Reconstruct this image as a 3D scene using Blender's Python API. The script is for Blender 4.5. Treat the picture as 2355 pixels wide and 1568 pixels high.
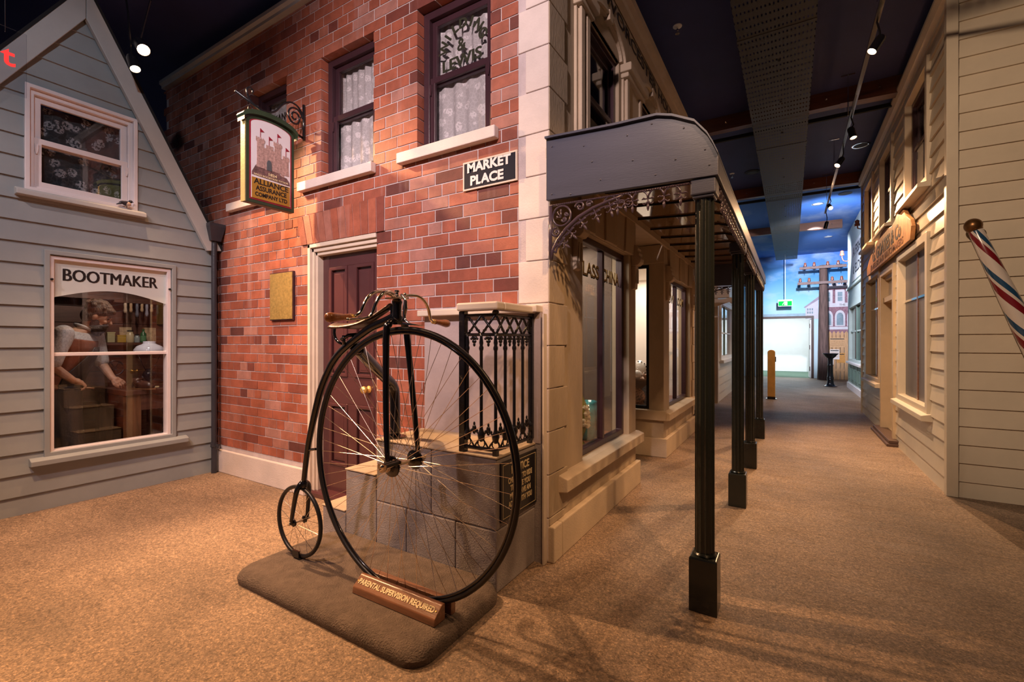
import bpy, bmesh, math, random
from mathutils import Vector, Matrix
random.seed(11)
PI = math.pi
for o in list(bpy.data.objects): bpy.data.objects.remove(o, do_unlink=True)
S = bpy.context.scene; COL = S.collection
# ------------------------------------------------------------------ camera
YAW = math.radians(31.383)
cam_d = bpy.data.cameras.new('camera'); cam = bpy.data.objects.new('camera', cam_d); COL.objects.link(cam)
cam.location = (0, 0, 1.35); cam.rotation_euler = (PI/2, 0, YAW)
cam_d.sensor_width = 36; cam_d.lens = 1050/2355*36; cam_d.shift_y = 2/2355
cam_d.clip_start = .05; cam_d.clip_end = 100
S.camera = cam
# ------------------------------------------------------------------ view and world
S.view_settings.view_transform = 'Standard'; S.view_settings.look = 'None'
S.view_settings.gamma = 1; S.view_settings.use_curve_mapping = False
S.view_settings.exposure = 0.9
W = bpy.data.worlds.new('world'); S.world = W; W.use_nodes = True
W.node_tree.nodes['Background'].inputs[0].default_value = (.25, .24, .34, 1)
W.node_tree.nodes['Background'].inputs[1].default_value = .05
# ------------------------------------------------------------------ large lights of the hall (track spots outside the frame, ceiling wash)
WARM = (1.0, .56, .27); WARM2 = (1.0, .70, .47); PINK = (1.0, .76, .74); COOL = (.80, .86, 1.0)
def spot(name, loc, tgt, power, size, blend=.6, col=WARM, rad=.05):
    l = bpy.data.lights.new(name, 'SPOT'); l.energy = power; l.spot_size = math.radians(size); l.spot_blend = blend
    l.color = col; l.shadow_soft_size = rad
    o = bpy.data.objects.new(name, l); COL.objects.link(o); o.location = loc
    d = Vector(tgt)-Vector(loc); o.rotation_euler = d.to_track_quat('-Z', 'Y').to_euler()
    return o
def area(name, loc, tgt, power, sx, sy, col):
    l = bpy.data.lights.new(name, 'AREA'); l.energy = power; l.shape = 'RECTANGLE'; l.size = sx; l.size_y = sy; l.color = col
    o = bpy.data.objects.new(name, l); COL.objects.link(o); o.location = loc
    d = Vector(tgt)-Vector(loc); o.rotation_euler = d.to_track_quat('-Z', 'Y').to_euler()
    return o
# hall track spots behind and beside the camera, then the cool wash at the far end
spot('hall_spot', (-.6,-1.2,4.3), (-2.1,2.5,3.0), 400, 58, .9, PINK, .08)
spot('hall_spot', (-2.2,-1.0,4.3), (-3.5,2.5,1.4), 270, 64, .9, PINK, .08)
spot('hall_spot', (-2.0,0.0,4.3), (-5.15,1.5,2.7), 65, 62, .8, COOL, .08)
spot('hall_spot', (-3.4,-1.2,4.3), (-5.1,1.9,.8), 105, 55, .8, PINK, .08)
spot('hall_spot', (-1.0,-.8,4.3), (2.1,5.4,2.2), 420, 46, .8, WARM2, .06)
spot('hall_spot', (.6,1.6,4.3), (-.2,1.6,0), 85, 80, .9, WARM, .08)
spot('hall_spot', (1.0,.5,4.0), (-1.25,3.6,.9), 230, 42, .9, WARM, .05)
spot('hall_spot', (-3.2,.2,4.3), (-3.4,.9,0), 330, 80, .9, WARM, .08)
spot('hall_spot', (-.6,6.6,4.3), (1.2,7.2,.9), 200, 70, .9, WARM2, .08)
spot('hall_spot', (-.6,12.6,4.3), (1.47,14.2,1.8), 480, 60, .8, COOL, .08)
spot('sky_wash', (.5,14.4,4.3), (1.25,20.3,2.9), 1300, 50, .5, COOL, .1)
spot('sky_wash', (.9,11.9,3.6), (.5,16.0,4.62), 230, 100, .8, COOL, .15)
area('room_beyond_light', (-.5,22.5,2.75), (-.5,22.6,0), 75, 3.0, 2.5, (.95,.98,1))

# ------------------------------------------------------------------ mesh helpers
class MB:
    def __init__(s): s.v = []; s.f = []
    def add(s, vs, fs):
        o = len(s.v); s.v += [tuple(v) for v in vs]; s.f += [tuple(i+o for i in f) for f in fs]; return s
    def box(s, x0, x1, y0, y1, z0, z1):
        if x1 < x0: x0, x1 = x1, x0
        if y1 < y0: y0, y1 = y1, y0
        if z1 < z0: z0, z1 = z1, z0
        return s.add([(x0,y0,z0),(x1,y0,z0),(x1,y1,z0),(x0,y1,z0),(x0,y0,z1),(x1,y0,z1),(x1,y1,z1),(x0,y1,z1)],
              [(0,3,2,1),(4,5,6,7),(0,1,5,4),(1,2,6,5),(2,3,7,6),(3,0,4,7)])
    def hexa(s, vs): return s.add(vs, [(0,3,2,1),(4,5,6,7),(0,1,5,4),(1,2,6,5),(2,3,7,6),(3,0,4,7)])
    def pbox(s, P, a0, a1, z0, z1, o0, o1):       # box on a wall: a along, z up, o outwards
        c = [P(a0,z0,o0),P(a1,z0,o0),P(a1,z0,o1),P(a0,z0,o1),P(a0,z1,o0),P(a1,z1,o0),P(a1,z1,o1),P(a0,z1,o1)]
        return s.hexa(c)
    def prism(s, poly, P, o0, o1):                # polygon (a,z) extruded between two offsets
        n = len(poly)
        vs = [P(a,z,o0) for a,z in poly]+[P(a,z,o1) for a,z in poly]
        fs = [tuple(range(n))[::-1], tuple(range(n,2*n))]+[(i,(i+1)%n,n+(i+1)%n,n+i) for i in range(n)]
        return s.add(vs, fs)
    def ring(s, outer, inner, P, o0, o1):         # frame between two polygons with the same count
        n = len(outer); vs = []
        for pl in (outer, inner):
            for o in (o0, o1): vs += [P(a,z,o) for a,z in pl]
        fs = []
        for i in range(n):
            j = (i+1)%n
            fs += [(i,j,n+j,n+i),(2*n+i,3*n+i,3*n+j,2*n+j),(n+i,n+j,3*n+j,3*n+i),(i,2*n+i,2*n+j,j)]
        return s.add(vs, fs)
    def frame(s, P, a0, a1, z0, z1, w, o0, o1, wb=None, wt=None):
        wb = w if wb is None else wb; wt = w if wt is None else wt
        return s.ring([(a0,z0),(a1,z0),(a1,z1),(a0,z1)], [(a0+w,z0+wb),(a1-w,z0+wb),(a1-w,z1-wt),(a0+w,z1-wt)], P, o0, o1)
    def tube(s, pts, r, n=8, closed=False, caps=True):
        pts = [Vector(p) for p in pts]; m = len(pts)
        rs = r if isinstance(r, (list, tuple)) else [r]*m
        T = []
        for i in range(m):
            if closed: t = pts[(i+1)%m]-pts[i-1]
            else: t = pts[min(i+1,m-1)]-pts[max(i-1,0)]
            T.append(t.normalized() if t.length > 1e-9 else Vector((0,0,1)))
        up = Vector((0,0,1)) if abs(T[0].z) < .9 else Vector((0,1,0))
        N = (up-T[0]*up.dot(T[0])).normalized(); vs = []
        for i in range(m):
            N = (N-T[i]*N.dot(T[i]))
            N = N.normalized() if N.length > 1e-6 else T[i].orthogonal().normalized()
            B = T[i].cross(N)
            for k in range(n):
                a = 2*PI*k/n; vs.append(tuple(pts[i]+(N*math.cos(a)+B*math.sin(a))*rs[i]))
        fs = []
        for i in range(m if closed else m-1):
            j = (i+1)%m
            for k in range(n): fs.append((i*n+k, i*n+(k+1)%n, j*n+(k+1)%n, j*n+k))
        if caps and not closed: fs += [tuple(range(n))[::-1], tuple((m-1)*n+k for k in range(n))]
        return s.add(vs, fs)
    def ctube(s, pts, r, n=8, k=5):               # tube along a smooth curve through the points
        P = [Vector(p) for p in pts]; rs = list(r) if isinstance(r, (list, tuple)) else [r]*len(P)
        o = []; R = []; m = len(P)
        for i in range(m-1):
            a, b, c, d = P[max(i-1,0)], P[i], P[i+1], P[min(i+2,m-1)]
            for j in range(k):
                t = j/k; o.append(.5*((2*b)+(c-a)*t+(2*a-5*b+4*c-d)*t*t+(3*b-a-3*c+d)*t**3)); R.append(rs[i]+(rs[i+1]-rs[i])*t)
        o.append(P[-1]); R.append(rs[-1]); return s.tube(o, R, n)
    def lathe(s, prof, c=(0,0,0), d=(0,0,1), n=20, caps=True):   # prof (r, h) along d
        c = Vector(c); d = Vector(d).normalized(); u = d.orthogonal().normalized(); w = d.cross(u); vs = []
        if abs(d.z) > .999: u, w = Vector((1,0,0)), Vector((0,1,0))*(1 if d.z > 0 else -1)
        for r, h in prof:
            for k in range(n):
                a = 2*PI*k/n; vs.append(tuple(c+d*h+(u*math.cos(a)+w*math.sin(a))*max(r,1e-4)))
        m = len(prof); fs = []
        for i in range(m-1):
            for k in range(n): fs.append((i*n+k, i*n+(k+1)%n, (i+1)*n+(k+1)%n, (i+1)*n+k))
        if caps: fs += [tuple(range(n))[::-1], tuple((m-1)*n+k for k in range(n))]
        return s.add(vs, fs)
    def ell(s, c, r, n=12, m=8, fn=None):
        vs = []; fs = []
        for i in range(m+1):
            t = PI*i/m
            for k in range(n):
                a = 2*PI*k/n; p = Vector((math.sin(t)*math.cos(a), math.sin(t)*math.sin(a), math.cos(t)))
                if fn: p = fn(p)
                vs.append((c[0]+p.x*r[0], c[1]+p.y*r[1], c[2]+p.z*r[2]))
        for i in range(m):
            for k in range(n): fs.append((i*n+k, (i+1)*n+k, (i+1)*n+(k+1)%n, i*n+(k+1)%n))
        return s.add(vs, fs)
    def grid(s, fn, nu, nv):
        vs = [fn(i/nu, j/nv) for j in range(nv+1) for i in range(nu+1)]
        return s.add(vs, [(j*(nu+1)+i, j*(nu+1)+i+1, (j+1)*(nu+1)+i+1, (j+1)*(nu+1)+i) for j in range(nv) for i in range(nu)])
    def mesh(s, name):
        me = bpy.data.meshes.new(name); me.from_pydata(s.v, [], s.f); me.update()
        bm = bmesh.new(); bm.from_mesh(me); bmesh.ops.recalc_face_normals(bm, faces=bm.faces); bm.to_mesh(me); bm.free()
        return me
    def obj(s, name, mat, parent=None, smooth=False, bevel=0, kind=None, label=None):
        me = s.mesh(name)
        if mat: me.materials.append(mat)
        if smooth:
            for p in me.polygons: p.use_smooth = True
        o = put(name, me, parent)
        if smooth == 2: auto(o)
        if bevel:
            b = o.modifiers.new('bevel', 'BEVEL'); b.width = bevel; b.segments = 2; b.limit_method = 'ANGLE'
        if kind: o['kind'] = kind
        if label: o['label'] = label
        return o
def auto(o, ang=40):
    me = o.data
    bm = bmesh.new(); bm.from_mesh(me)
    for e in bm.edges:
        if len(e.link_faces) == 2 and e.calc_face_angle(0) > math.radians(ang): e.smooth = False
    bm.to_mesh(me); bm.free()
def put(name, me, parent=None):
    o = bpy.data.objects.new(name, me); COL.objects.link(o)
    if parent is not None: adopt(o, parent)
    return o
def wmat(o):
    return (wmat(o.parent) @ o.matrix_parent_inverse if o.parent else Matrix.Identity(4)) @ o.matrix_basis
def adopt(o, parent):
    o.parent = parent; o.matrix_parent_inverse = wmat(parent).inverted()
def tag(o, label, cat, group=None, kind=None):
    o['label'] = label; o['category'] = cat
    if group: o['group'] = group
    if kind: o['kind'] = kind
    return o
def thing(name, label, cat, loc=(0,0,0), group=None, kind=None):
    o = bpy.data.objects.new(name, None); COL.objects.link(o); o.location = loc; o.empty_display_size = .1
    return tag(o, label, cat, group, kind)
def dup(root, loc, label=None, rz=0):
    r = root.copy(); COL.objects.link(r); r.location = loc; r.rotation_euler.z = rz
    if label: r['label'] = label
    for ch in [c for c in bpy.data.objects if c.parent == root]:
        c = ch.copy(); COL.objects.link(c); mi = ch.matrix_parent_inverse.copy(); c.parent = r; c.matrix_parent_inverse = mi
        for g in [q for q in bpy.data.objects if q.parent == ch]:
            d = g.copy(); COL.objects.link(d); mi = g.matrix_parent_inverse.copy(); d.parent = c; d.matrix_parent_inverse = mi
    return r
def inst(name, me, parent, loc, rot=(0,0,0), sc=(1,1,1)):
    o = bpy.data.objects.new(name, me); COL.objects.link(o)
    adopt(o, parent)
    o.location = loc; o.rotation_euler = rot; o.scale = sc
    return o
def text(s, size, mat, parent, org, xd, yd, ext=.002, width=None, bold=0, align='CENTER', shear=0, name='lettering', space=1):
    c = bpy.data.curves.new('t', 'FONT'); c.body = s; c.size = size; c.extrude = ext; c.offset = bold; c.shear = shear
    c.align_x = align; c.align_y = 'CENTER'; c.resolution_u = 3; c.space_character = space
    o = bpy.data.objects.new('t', c); COL.objects.link(o)
    dg = bpy.context.evaluated_depsgraph_get(); dg.update()
    me = bpy.data.meshes.new_from_object(o.evaluated_get(dg)); bpy.data.objects.remove(o); bpy.data.curves.remove(c)
    X = Vector(xd).normalized(); Y = Vector(yd).normalized(); Z = X.cross(Y)
    sx = 1
    if width:
        xs = [v.co.x for v in me.vertices]; sx = width/(max(xs)-min(xs)); mid = (max(xs)+min(xs))/2
        for v in me.vertices: v.co.x = (v.co.x-mid)*sx
    for v in me.vertices: v.co = Vector(org)+X*v.co.x+Y*v.co.y+Z*v.co.z
    me.materials.clear(); me.materials.append(mat); me.name = name
    return put(name, me, parent)
def arc(c, r, a0, a1, n=12, rz=None):
    rz = r if rz is None else rz
    return [(c[0]+r*math.cos(math.radians(a0+(a1-a0)*i/n)), c[1]+rz*math.sin(math.radians(a0+(a1-a0)*i/n))) for i in range(n+1)]
# ------------------------------------------------------------------ materials
def nm(name):
    m = bpy.data.materials.new(name); m.use_nodes = True; nt = m.node_tree; nt.nodes.clear()
    out = nt.nodes.new('ShaderNodeOutputMaterial'); return m, nt, out
def N(nt, t, **kw):
    n = nt.nodes.new(t)
    for k, v in kw.items():
        if k.startswith('i_'): n.inputs[k[2:].replace('_', ' ')].default_value = v
        else: setattr(n, k, v)
    return n
def L(nt, a, b): nt.links.new(a, b)
def c4(c): return (c[0], c[1], c[2], 1)
def mul(c, k): return tuple(min(1, x*k) for x in c)
def rampn(nt, fac, stops):
    r = N(nt, 'ShaderNodeValToRGB'); e = r.color_ramp.elements
    while len(e) < len(stops): e.new(.5)
    for i, (p, c) in enumerate(stops): e[i].position = p; e[i].color = c4(c)
    L(nt, fac, r.inputs[0]); return r.outputs[0]
def pm(name, base, rough=.5, metal=0, var=.15, scale=6, bump=.15, bscale=60, stretch=(1,1,1), coat=0, dirt=0, emit=None, es=0, spec=.5):
    m, nt, out = nm(name); b = N(nt, 'ShaderNodeBsdfPrincipled'); L(nt, b.outputs[0], out.inputs[0])
    b.inputs['Roughness'].default_value = rough; b.inputs['Metallic'].default_value = metal
    b.inputs['Coat Weight'].default_value = coat; b.inputs['Specular IOR Level'].default_value = spec
    if emit: b.inputs['Emission Color'].default_value = c4(emit); b.inputs['Emission Strength'].default_value = es
    g = N(nt, 'ShaderNodeNewGeometry'); mp = N(nt, 'ShaderNodeMapping'); mp.inputs['Scale'].default_value = stretch
    L(nt, g.outputs['Position'], mp.inputs[0])
    n1 = N(nt, 'ShaderNodeTexNoise', i_Scale=scale, i_Detail=5.0, i_Roughness=.6); L(nt, mp.outputs[0], n1.inputs['Vector'])
    col = rampn(nt, n1.outputs[0], [(.3, mul(base, 1-var)), (.7, mul(base, 1+var))])
    if dirt:
        n3 = N(nt, 'ShaderNodeTexNoise', i_Scale=2.2, i_Detail=7.0, i_Roughness=.7); L(nt, mp.outputs[0], n3.inputs['Vector'])
        f = N(nt, 'ShaderNodeMapRange'); f.inputs[1].default_value = .48; f.inputs[2].default_value = .75; f.inputs[4].default_value = dirt
        L(nt, n3.outputs[0], f.inputs[0]); mx = N(nt, 'ShaderNodeMix', data_type='RGBA'); L(nt, f.outputs[0], mx.inputs[0])
        L(nt, col, mx.inputs[6]); mx.inputs[7].default_value = c4(mul(base, .45)); col = mx.outputs[2]
    L(nt, col, b.inputs['Base Color'])
    if bump:
        n2 = N(nt, 'ShaderNodeTexNoise', i_Scale=bscale, i_Detail=4.0); L(nt, mp.outputs[0], n2.inputs['Vector'])
        bp = N(nt, 'ShaderNodeBump', i_Strength=bump, i_Distance=.01); L(nt, n2.outputs[0], bp.inputs['Height']); L(nt, bp.outputs[0], b.inputs['Normal'])
    return m
def brick_mat(name, island=False):
    m, nt, out = nm(name); b = N(nt, 'ShaderNodeBsdfPrincipled', i_Roughness=.62); L(nt, b.outputs[0], out.inputs[0])
    g = N(nt, 'ShaderNodeNewGeometry')
    if island: rnd = g.outputs['Random Per Island']
    else: rnd = N(nt, 'ShaderNodeObjectInfo').outputs['Random']
    col = rampn(nt, rnd, [(0, (.12,.040,.034)), (.09, (.21,.058,.040)), (.24, (.34,.100,.058)), (.62, (.42,.128,.072)), (.85, (.40,.155,.105)), (1, (.44,.22,.18))])
    n1 = N(nt, 'ShaderNodeTexNoise', i_Scale=7.0, i_Detail=6.0, i_Roughness=.65); L(nt, g.outputs['Position'], n1.inputs['Vector'])
    mx = N(nt, 'ShaderNodeMix', data_type='RGBA', blend_type='MULTIPLY'); mx.inputs[0].default_value = 1
    L(nt, col, mx.inputs[6]); L(nt, rampn(nt, n1.outputs[0], [(.3, (.68,.66,.66)), (.72, (1.15,1.1,1.1))]), mx.inputs[7])
    # pale efflorescence streaks running down
    mp = N(nt, 'ShaderNodeMapping'); mp.inputs['Scale'].default_value = (9, 9, .7); L(nt, g.outputs['Position'], mp.inputs[0])
    n2 = N(nt, 'ShaderNodeTexNoise', i_Scale=1.0, i_Detail=3.0); L(nt, mp.outputs[0], n2.inputs['Vector'])
    f = N(nt, 'ShaderNodeMapRange'); f.inputs[1].default_value = .58; f.inputs[2].default_value = .78; f.inputs[4].default_value = .35; L(nt, n2.outputs[0], f.inputs[0])
    m2 = N(nt, 'ShaderNodeMix', data_type='RGBA'); L(nt, f.outputs[0], m2.inputs[0]); L(nt, mx.outputs[2], m2.inputs[6]); m2.inputs[7].default_value = (.55,.38,.36,1)
    L(nt, m2.outputs[2], b.inputs['Base Color'])
    n3 = N(nt, 'ShaderNodeTexNoise', i_Scale=90.0, i_Detail=4.0); L(nt, g.outputs['Position'], n3.inputs['Vector'])
    bp = N(nt, 'ShaderNodeBump', i_Strength=.18, i_Distance=.008); L(nt, n3.outputs[0], bp.inputs['Height']); L(nt, bp.outputs[0], b.inputs['Normal'])
    return m
def glass_mat(name, tint=(1,1,1), ior=1.5, rough=.01, boost=1.0):
    m, nt, out = nm(name); f = N(nt, 'ShaderNodeFresnel', i_IOR=ior)
    gg = N(nt, 'ShaderNodeNewGeometry'); mi = N(nt, 'ShaderNodeMapRange'); mi.inputs[3].default_value = ior; mi.inputs[4].default_value = 1/ior   # same reflection from both faces of the pane
    L(nt, gg.outputs['Backfacing'], mi.inputs[0]); L(nt, mi.outputs[0], f.inputs[0])
    t = N(nt, 'ShaderNodeBsdfTransparent'); t.inputs[0].default_value = c4(tint)
    g = N(nt, 'ShaderNodeBsdfGlossy'); g.inputs['Roughness'].default_value = rough
    mu = N(nt, 'ShaderNodeMath', operation='MULTIPLY', use_clamp=True); mu.inputs[1].default_value = boost; L(nt, f.outputs[0], mu.inputs[0])
    mx = N(nt, 'ShaderNodeMixShader'); L(nt, mu.outputs[0], mx.inputs[0]); L(nt, t.outputs[0], mx.inputs[1]); L(nt, g.outputs[0], mx.inputs[2]); L(nt, mx.outputs[0], out.inputs[0])
    return m
def lace_mat(name, col, density=.5, scale=26, motif=9):
    m, nt, out = nm(name); g = N(nt, 'ShaderNodeNewGeometry')
    d = N(nt, 'ShaderNodeBsdfDiffuse'); d.inputs[0].default_value = c4(col)
    tl = N(nt, 'ShaderNodeBsdfTranslucent'); tl.inputs[0].default_value = c4(col)
    a = N(nt, 'ShaderNodeMixShader'); a.inputs[0].default_value = .3; L(nt, d.outputs[0], a.inputs[1]); L(nt, tl.outputs[0], a.inputs[2])
    t = N(nt, 'ShaderNodeBsdfTransparent')
    v = N(nt, 'ShaderNodeTexVoronoi', i_Scale=float(motif)); L(nt, g.outputs['Position'], v.inputs['Vector'])
    w = N(nt, 'ShaderNodeTexVoronoi', i_Scale=float(scale)); w.feature = 'DISTANCE_TO_EDGE'; L(nt, g.outputs['Position'], w.inputs['Vector'])
    nz = N(nt, 'ShaderNodeTexNoise', i_Scale=float(scale*2.2), i_Detail=2.0); L(nt, g.outputs['Position'], nz.inputs['Vector'])
    f1 = N(nt, 'ShaderNodeMapRange'); f1.inputs[1].default_value = .42; f1.inputs[2].default_value = .30; f1.inputs[4].default_value = 1.1; L(nt, v.outputs['Distance'], f1.inputs[0])
    f2 = N(nt, 'ShaderNodeMapRange'); f2.inputs[1].default_value = .1; f2.inputs[2].default_value = .02; f2.inputs[4].default_value = .12; L(nt, w.outputs[0], f2.inputs[0])
    f3 = N(nt, 'ShaderNodeMath', operation='MULTIPLY'); L(nt, f1.outputs[0], f3.inputs[0]); L(nt, rampn(nt, nz.outputs[0], [(.42, (0,0,0)), (.56, (1,1,1))]), f3.inputs[1])
    s = N(nt, 'ShaderNodeMath', operation='ADD'); L(nt, f3.outputs[0], s.inputs[0]); L(nt, f2.outputs[0], s.inputs[1])
    s2 = N(nt, 'ShaderNodeMath', operation='ADD', use_clamp=True); L(nt, s.outputs[0], s2.inputs[0]); s2.inputs[1].default_value = density
    mx = N(nt, 'ShaderNodeMixShader'); L(nt, s2.outputs[0], mx.inputs[0]); L(nt, t.outputs[0], mx.inputs[1]); L(nt, a.outputs[0], mx.inputs[2]); L(nt, mx.outputs[0], out.inputs[0])
    return m
def emit_mat(name, col, s):
    m, nt, out = nm(name); e = N(nt, 'ShaderNodeEmission'); e.inputs[0].default_value = c4(col); e.inputs[1].default_value = s; L(nt, e.outputs[0], out.inputs[0]); return m
def floor_mat():
    m, nt, out = nm('exposed_aggregate'); b = N(nt, 'ShaderNodeBsdfPrincipled'); L(nt, b.outputs[0], out.inputs[0])
    g = N(nt, 'ShaderNodeNewGeometry')
    n1 = N(nt, 'ShaderNodeTexNoise', i_Scale=.9, i_Detail=8.0, i_Roughness=.65); L(nt, g.outputs['Position'], n1.inputs['Vector'])
    c = rampn(nt, n1.outputs[0], [(.28, (.145,.098,.066)), (.5, (.28,.190,.127)), (.72, (.39,.272,.185))])
    n2 = N(nt, 'ShaderNodeTexNoise', i_Scale=42.0, i_Detail=8.0, i_Roughness=.85); L(nt, g.outputs['Position'], n2.inputs['Vector'])
    mx = N(nt, 'ShaderNodeMix', data_type='RGBA', blend_type='MULTIPLY'); mx.inputs[0].default_value = .85
    L(nt, c, mx.inputs[6]); L(nt, rampn(nt, n2.outputs[0], [(.36, (.34,.31,.29)), (.5, (.95,.95,.95)), (.64, (1.6,1.56,1.48))]), mx.inputs[7])
    pv = N(nt, 'ShaderNodeTexVoronoi', i_Scale=150.0); L(nt, g.outputs['Position'], pv.inputs['Vector'])   # small stones of the aggregate
    ps_ = N(nt, 'ShaderNodeSeparateColor'); L(nt, pv.outputs['Color'], ps_.inputs[0])
    mq = N(nt, 'ShaderNodeMix', data_type='RGBA', blend_type='MULTIPLY'); mq.inputs[0].default_value = .8; L(nt, mx.outputs[2], mq.inputs[6])
    L(nt, rampn(nt, ps_.outputs[0], [(0, (.45,.42,.40)), (.3, (.8,.8,.8)), (.75, (1.1,1.1,1.1)), (1, (1.75,1.7,1.6))]), mq.inputs[7]); mx = mq
    # dark wear marks and cracks
    mp = N(nt, 'ShaderNodeMapping'); mp.inputs['Scale'].default_value = (1.6, 6, 1); mp.inputs['Rotation'].default_value = (0,0,.5); L(nt, g.outputs['Position'], mp.inputs[0])
    n3 = N(nt, 'ShaderNodeTexNoise', i_Scale=1.6, i_Detail=9.0, i_Roughness=.75); L(nt, mp.outputs[0], n3.inputs['Vector'])
    f = N(nt, 'ShaderNodeMapRange'); f.inputs[1].default_value = .56; f.inputs[2].default_value = .74; f.inputs[4].default_value = .6; L(nt, n3.outputs[0], f.inputs[0])
    m2 = N(nt, 'ShaderNodeMix', data_type='RGBA'); L(nt, f.outputs[0], m2.inputs[0]); L(nt, mx.outputs[2], m2.inputs[6]); m2.inputs[7].default_value = (.10,.068,.045,1)
    nw = N(nt, 'ShaderNodeTexNoise', i_Scale=3.0, i_Detail=4.0); L(nt, g.outputs['Position'], nw.inputs['Vector'])
    ad = N(nt, 'ShaderNodeMix', data_type='VECTOR'); ad.inputs[0].default_value = .12; L(nt, g.outputs['Position'], ad.inputs[4]); L(nt, nw.outputs[1], ad.inputs[5])
    v = N(nt, 'ShaderNodeTexVoronoi', i_Scale=.9); v.feature = 'DISTANCE_TO_EDGE'; L(nt, ad.outputs[1], v.inputs['Vector'])
    cr = N(nt, 'ShaderNodeMapRange'); cr.inputs[1].default_value = .0035; cr.inputs[2].default_value = .0005; cr.inputs[4].default_value = .3; L(nt, v.outputs[0], cr.inputs[0])
    m3 = N(nt, 'ShaderNodeMix', data_type='RGBA'); L(nt, cr.outputs[0], m3.inputs[0]); L(nt, m2.outputs[2], m3.inputs[6]); m3.inputs[7].default_value = (.06,.042,.03,1)
    L(nt, m3.outputs[2], b.inputs['Base Color'])
    L(nt, rampn(nt, n3.outputs[0], [(.3, (.42,.42,.42)), (.7, (.7,.7,.7))]), b.inputs['Roughness'])
    bp = N(nt, 'ShaderNodeBump', i_Strength=.45, i_Distance=.012); L(nt, n2.outputs[0], bp.inputs['Height']); L(nt, bp.outputs[0], b.inputs['Normal'])
    return m
M = {}
M['floor'] = floor_mat()
M['brick'] = brick_mat('red_brick'); M['brick_i'] = brick_mat('red_brick_rest', True)
M['mortar'] = pm('mortar', (.56,.48,.49), .9, bump=.3, bscale=120)
M['quoin'] = pm('cream_stone', (.72,.63,.59), .75, var=.1, scale=3, bump=.2, bscale=90, dirt=.15)
M['stone'] = pm('tan_stone', (.47,.37,.26), .8, var=.18, scale=3, bump=.25, bscale=80, stretch=(1,1,.35), dirt=.2)
M['stone2'] = pm('pale_tan_stone', (.55,.44,.32), .75, var=.1, scale=4, bump=.2, bscale=80)
M['plum'] = pm('plum_paint', (.050,.022,.030), .32, var=.1, bump=.04)
M['door'] = pm('maroon_gloss', (.085,.030,.032), .22, var=.08, bump=.03, coat=.3)
M['cream'] = pm('cream_paint', (.70,.60,.50), .45, var=.05, bump=.03)
M['white'] = pm('white_paint', (.78,.70,.70), .4, var=.04, bump=.03)
M['wb_left'] = pm('grey_weatherboard', (.285,.305,.31), .55, var=.06, scale=5, bump=.04, stretch=(1,1,1))
M['wb_trim'] = pm('pale_grey_paint', (.47,.46,.44), .5, var=.05, bump=.03)
M['wb_right'] = pm('cream_weatherboard', (.68,.59,.46), .42, var=.05, scale=4, bump=.04)
M['wb_tan'] = pm('tan_paint', (.62,.47,.30), .42, var=.06, bump=.03)
M['concrete'] = pm('step_concrete', (.33,.29,.285), .85, var=.16, scale=5, bump=.35, bscale=120, dirt=.4)
M['concrete_t'] = pm('tread_concrete', (.42,.33,.24), .8, var=.14, scale=7, bump=.35, bscale=90, dirt=.2)
M['render'] = pm('mauve_render', (.42,.35,.36), .8, var=.12, scale=3, bump=.15, bscale=50, dirt=.15)
M['plinth'] = pm('brown_plinth', (.125,.090,.070), .95, var=.25, scale=14, bump=1.0, bscale=130)
M['iron'] = pm('black_iron', (.012,.011,.014), .2, var=.1, bump=.12, bscale=140, coat=.25)
M['bike'] = pm('black_enamel', (.008,.007,.008), .13, var=.05, bump=.01, coat=.6)
M['rubber'] = pm('black_rubber', (.016,.014,.014), .38, var=.1, bump=.04)
M['nickel'] = pm('nickel', (.80,.70,.58), .14, 1, var=.08, bump=.02)
M['spoke'] = pm('spoke_steel', (.85,.74,.62), .2, 1, var=.05, bump=0)
M['brass'] = pm('brass', (.80,.55,.18), .38, .75, var=.2, scale=30, bump=.25, bscale=45)
M['grip'] = pm('turned_wood_grip', (.34,.12,.035), .25, var=.3, scale=30, bump=.04, stretch=(1,4,1), coat=.4)
M['leather'] = pm('brown_leather', (.055,.020,.012), .32, var=.3, scale=12, bump=.15, bscale=90)
M['signwood'] = pm('varnished_wood', (.22,.10,.055), .3, var=.3, scale=9, bump=.06, stretch=(.6,4,4), coat=.4)
M['slate'] = pm('slate_blue_paint', (.050,.056,.092), .42, var=.1, scale=3, bump=.08, stretch=(.4,1,4))
M['post'] = pm('dark_green_enamel', (.016,.019,.017), .25, var=.1, bump=.08, bscale=90, coat=.2)
M['dark'] = pm('near_black', (.006,.005,.006), .8, var=.1, bump=0)
M['navy'] = pm('navy_ceiling_paint', (.036,.045,.165), .7, var=.15, scale=1.2, bump=.05)
M['beam'] = pm('stained_beam', (.13,.045,.018), .45, var=.3, scale=4, bump=.1, stretch=(.5,6,6))
M['black_sign'] = pm('black_enamel_sign', (.012,.011,.014), .35, var=.05, bump=.02)
M['navy_sign'] = pm('navy_enamel_sign', (.010,.012,.024), .35, var=.05, bump=.02)
M['gold'] = pm('gold_lettering', (.62,.42,.14), .35, .3, var=.1, bump=0)
M['gold2'] = pm('pale_gold_lettering', (.72,.58,.34), .5, 0, var=.05, bump=0)
M['blackletter'] = pm('black_lettering', (.012,.008,.008), .5, var=.05, bump=0)
M['whiteletter'] = pm('white_lettering', (.80,.76,.74), .5, var=.03, bump=0)
M['glass'] = glass_mat('window_glass'); M['glass_dark'] = glass_mat('shaded_glass', (.75,.75,.78), 1.5, boost=1.3)
M['lace'] = lace_mat('white_lace', (.92,.88,.92), .66, 34, 13)
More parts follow.
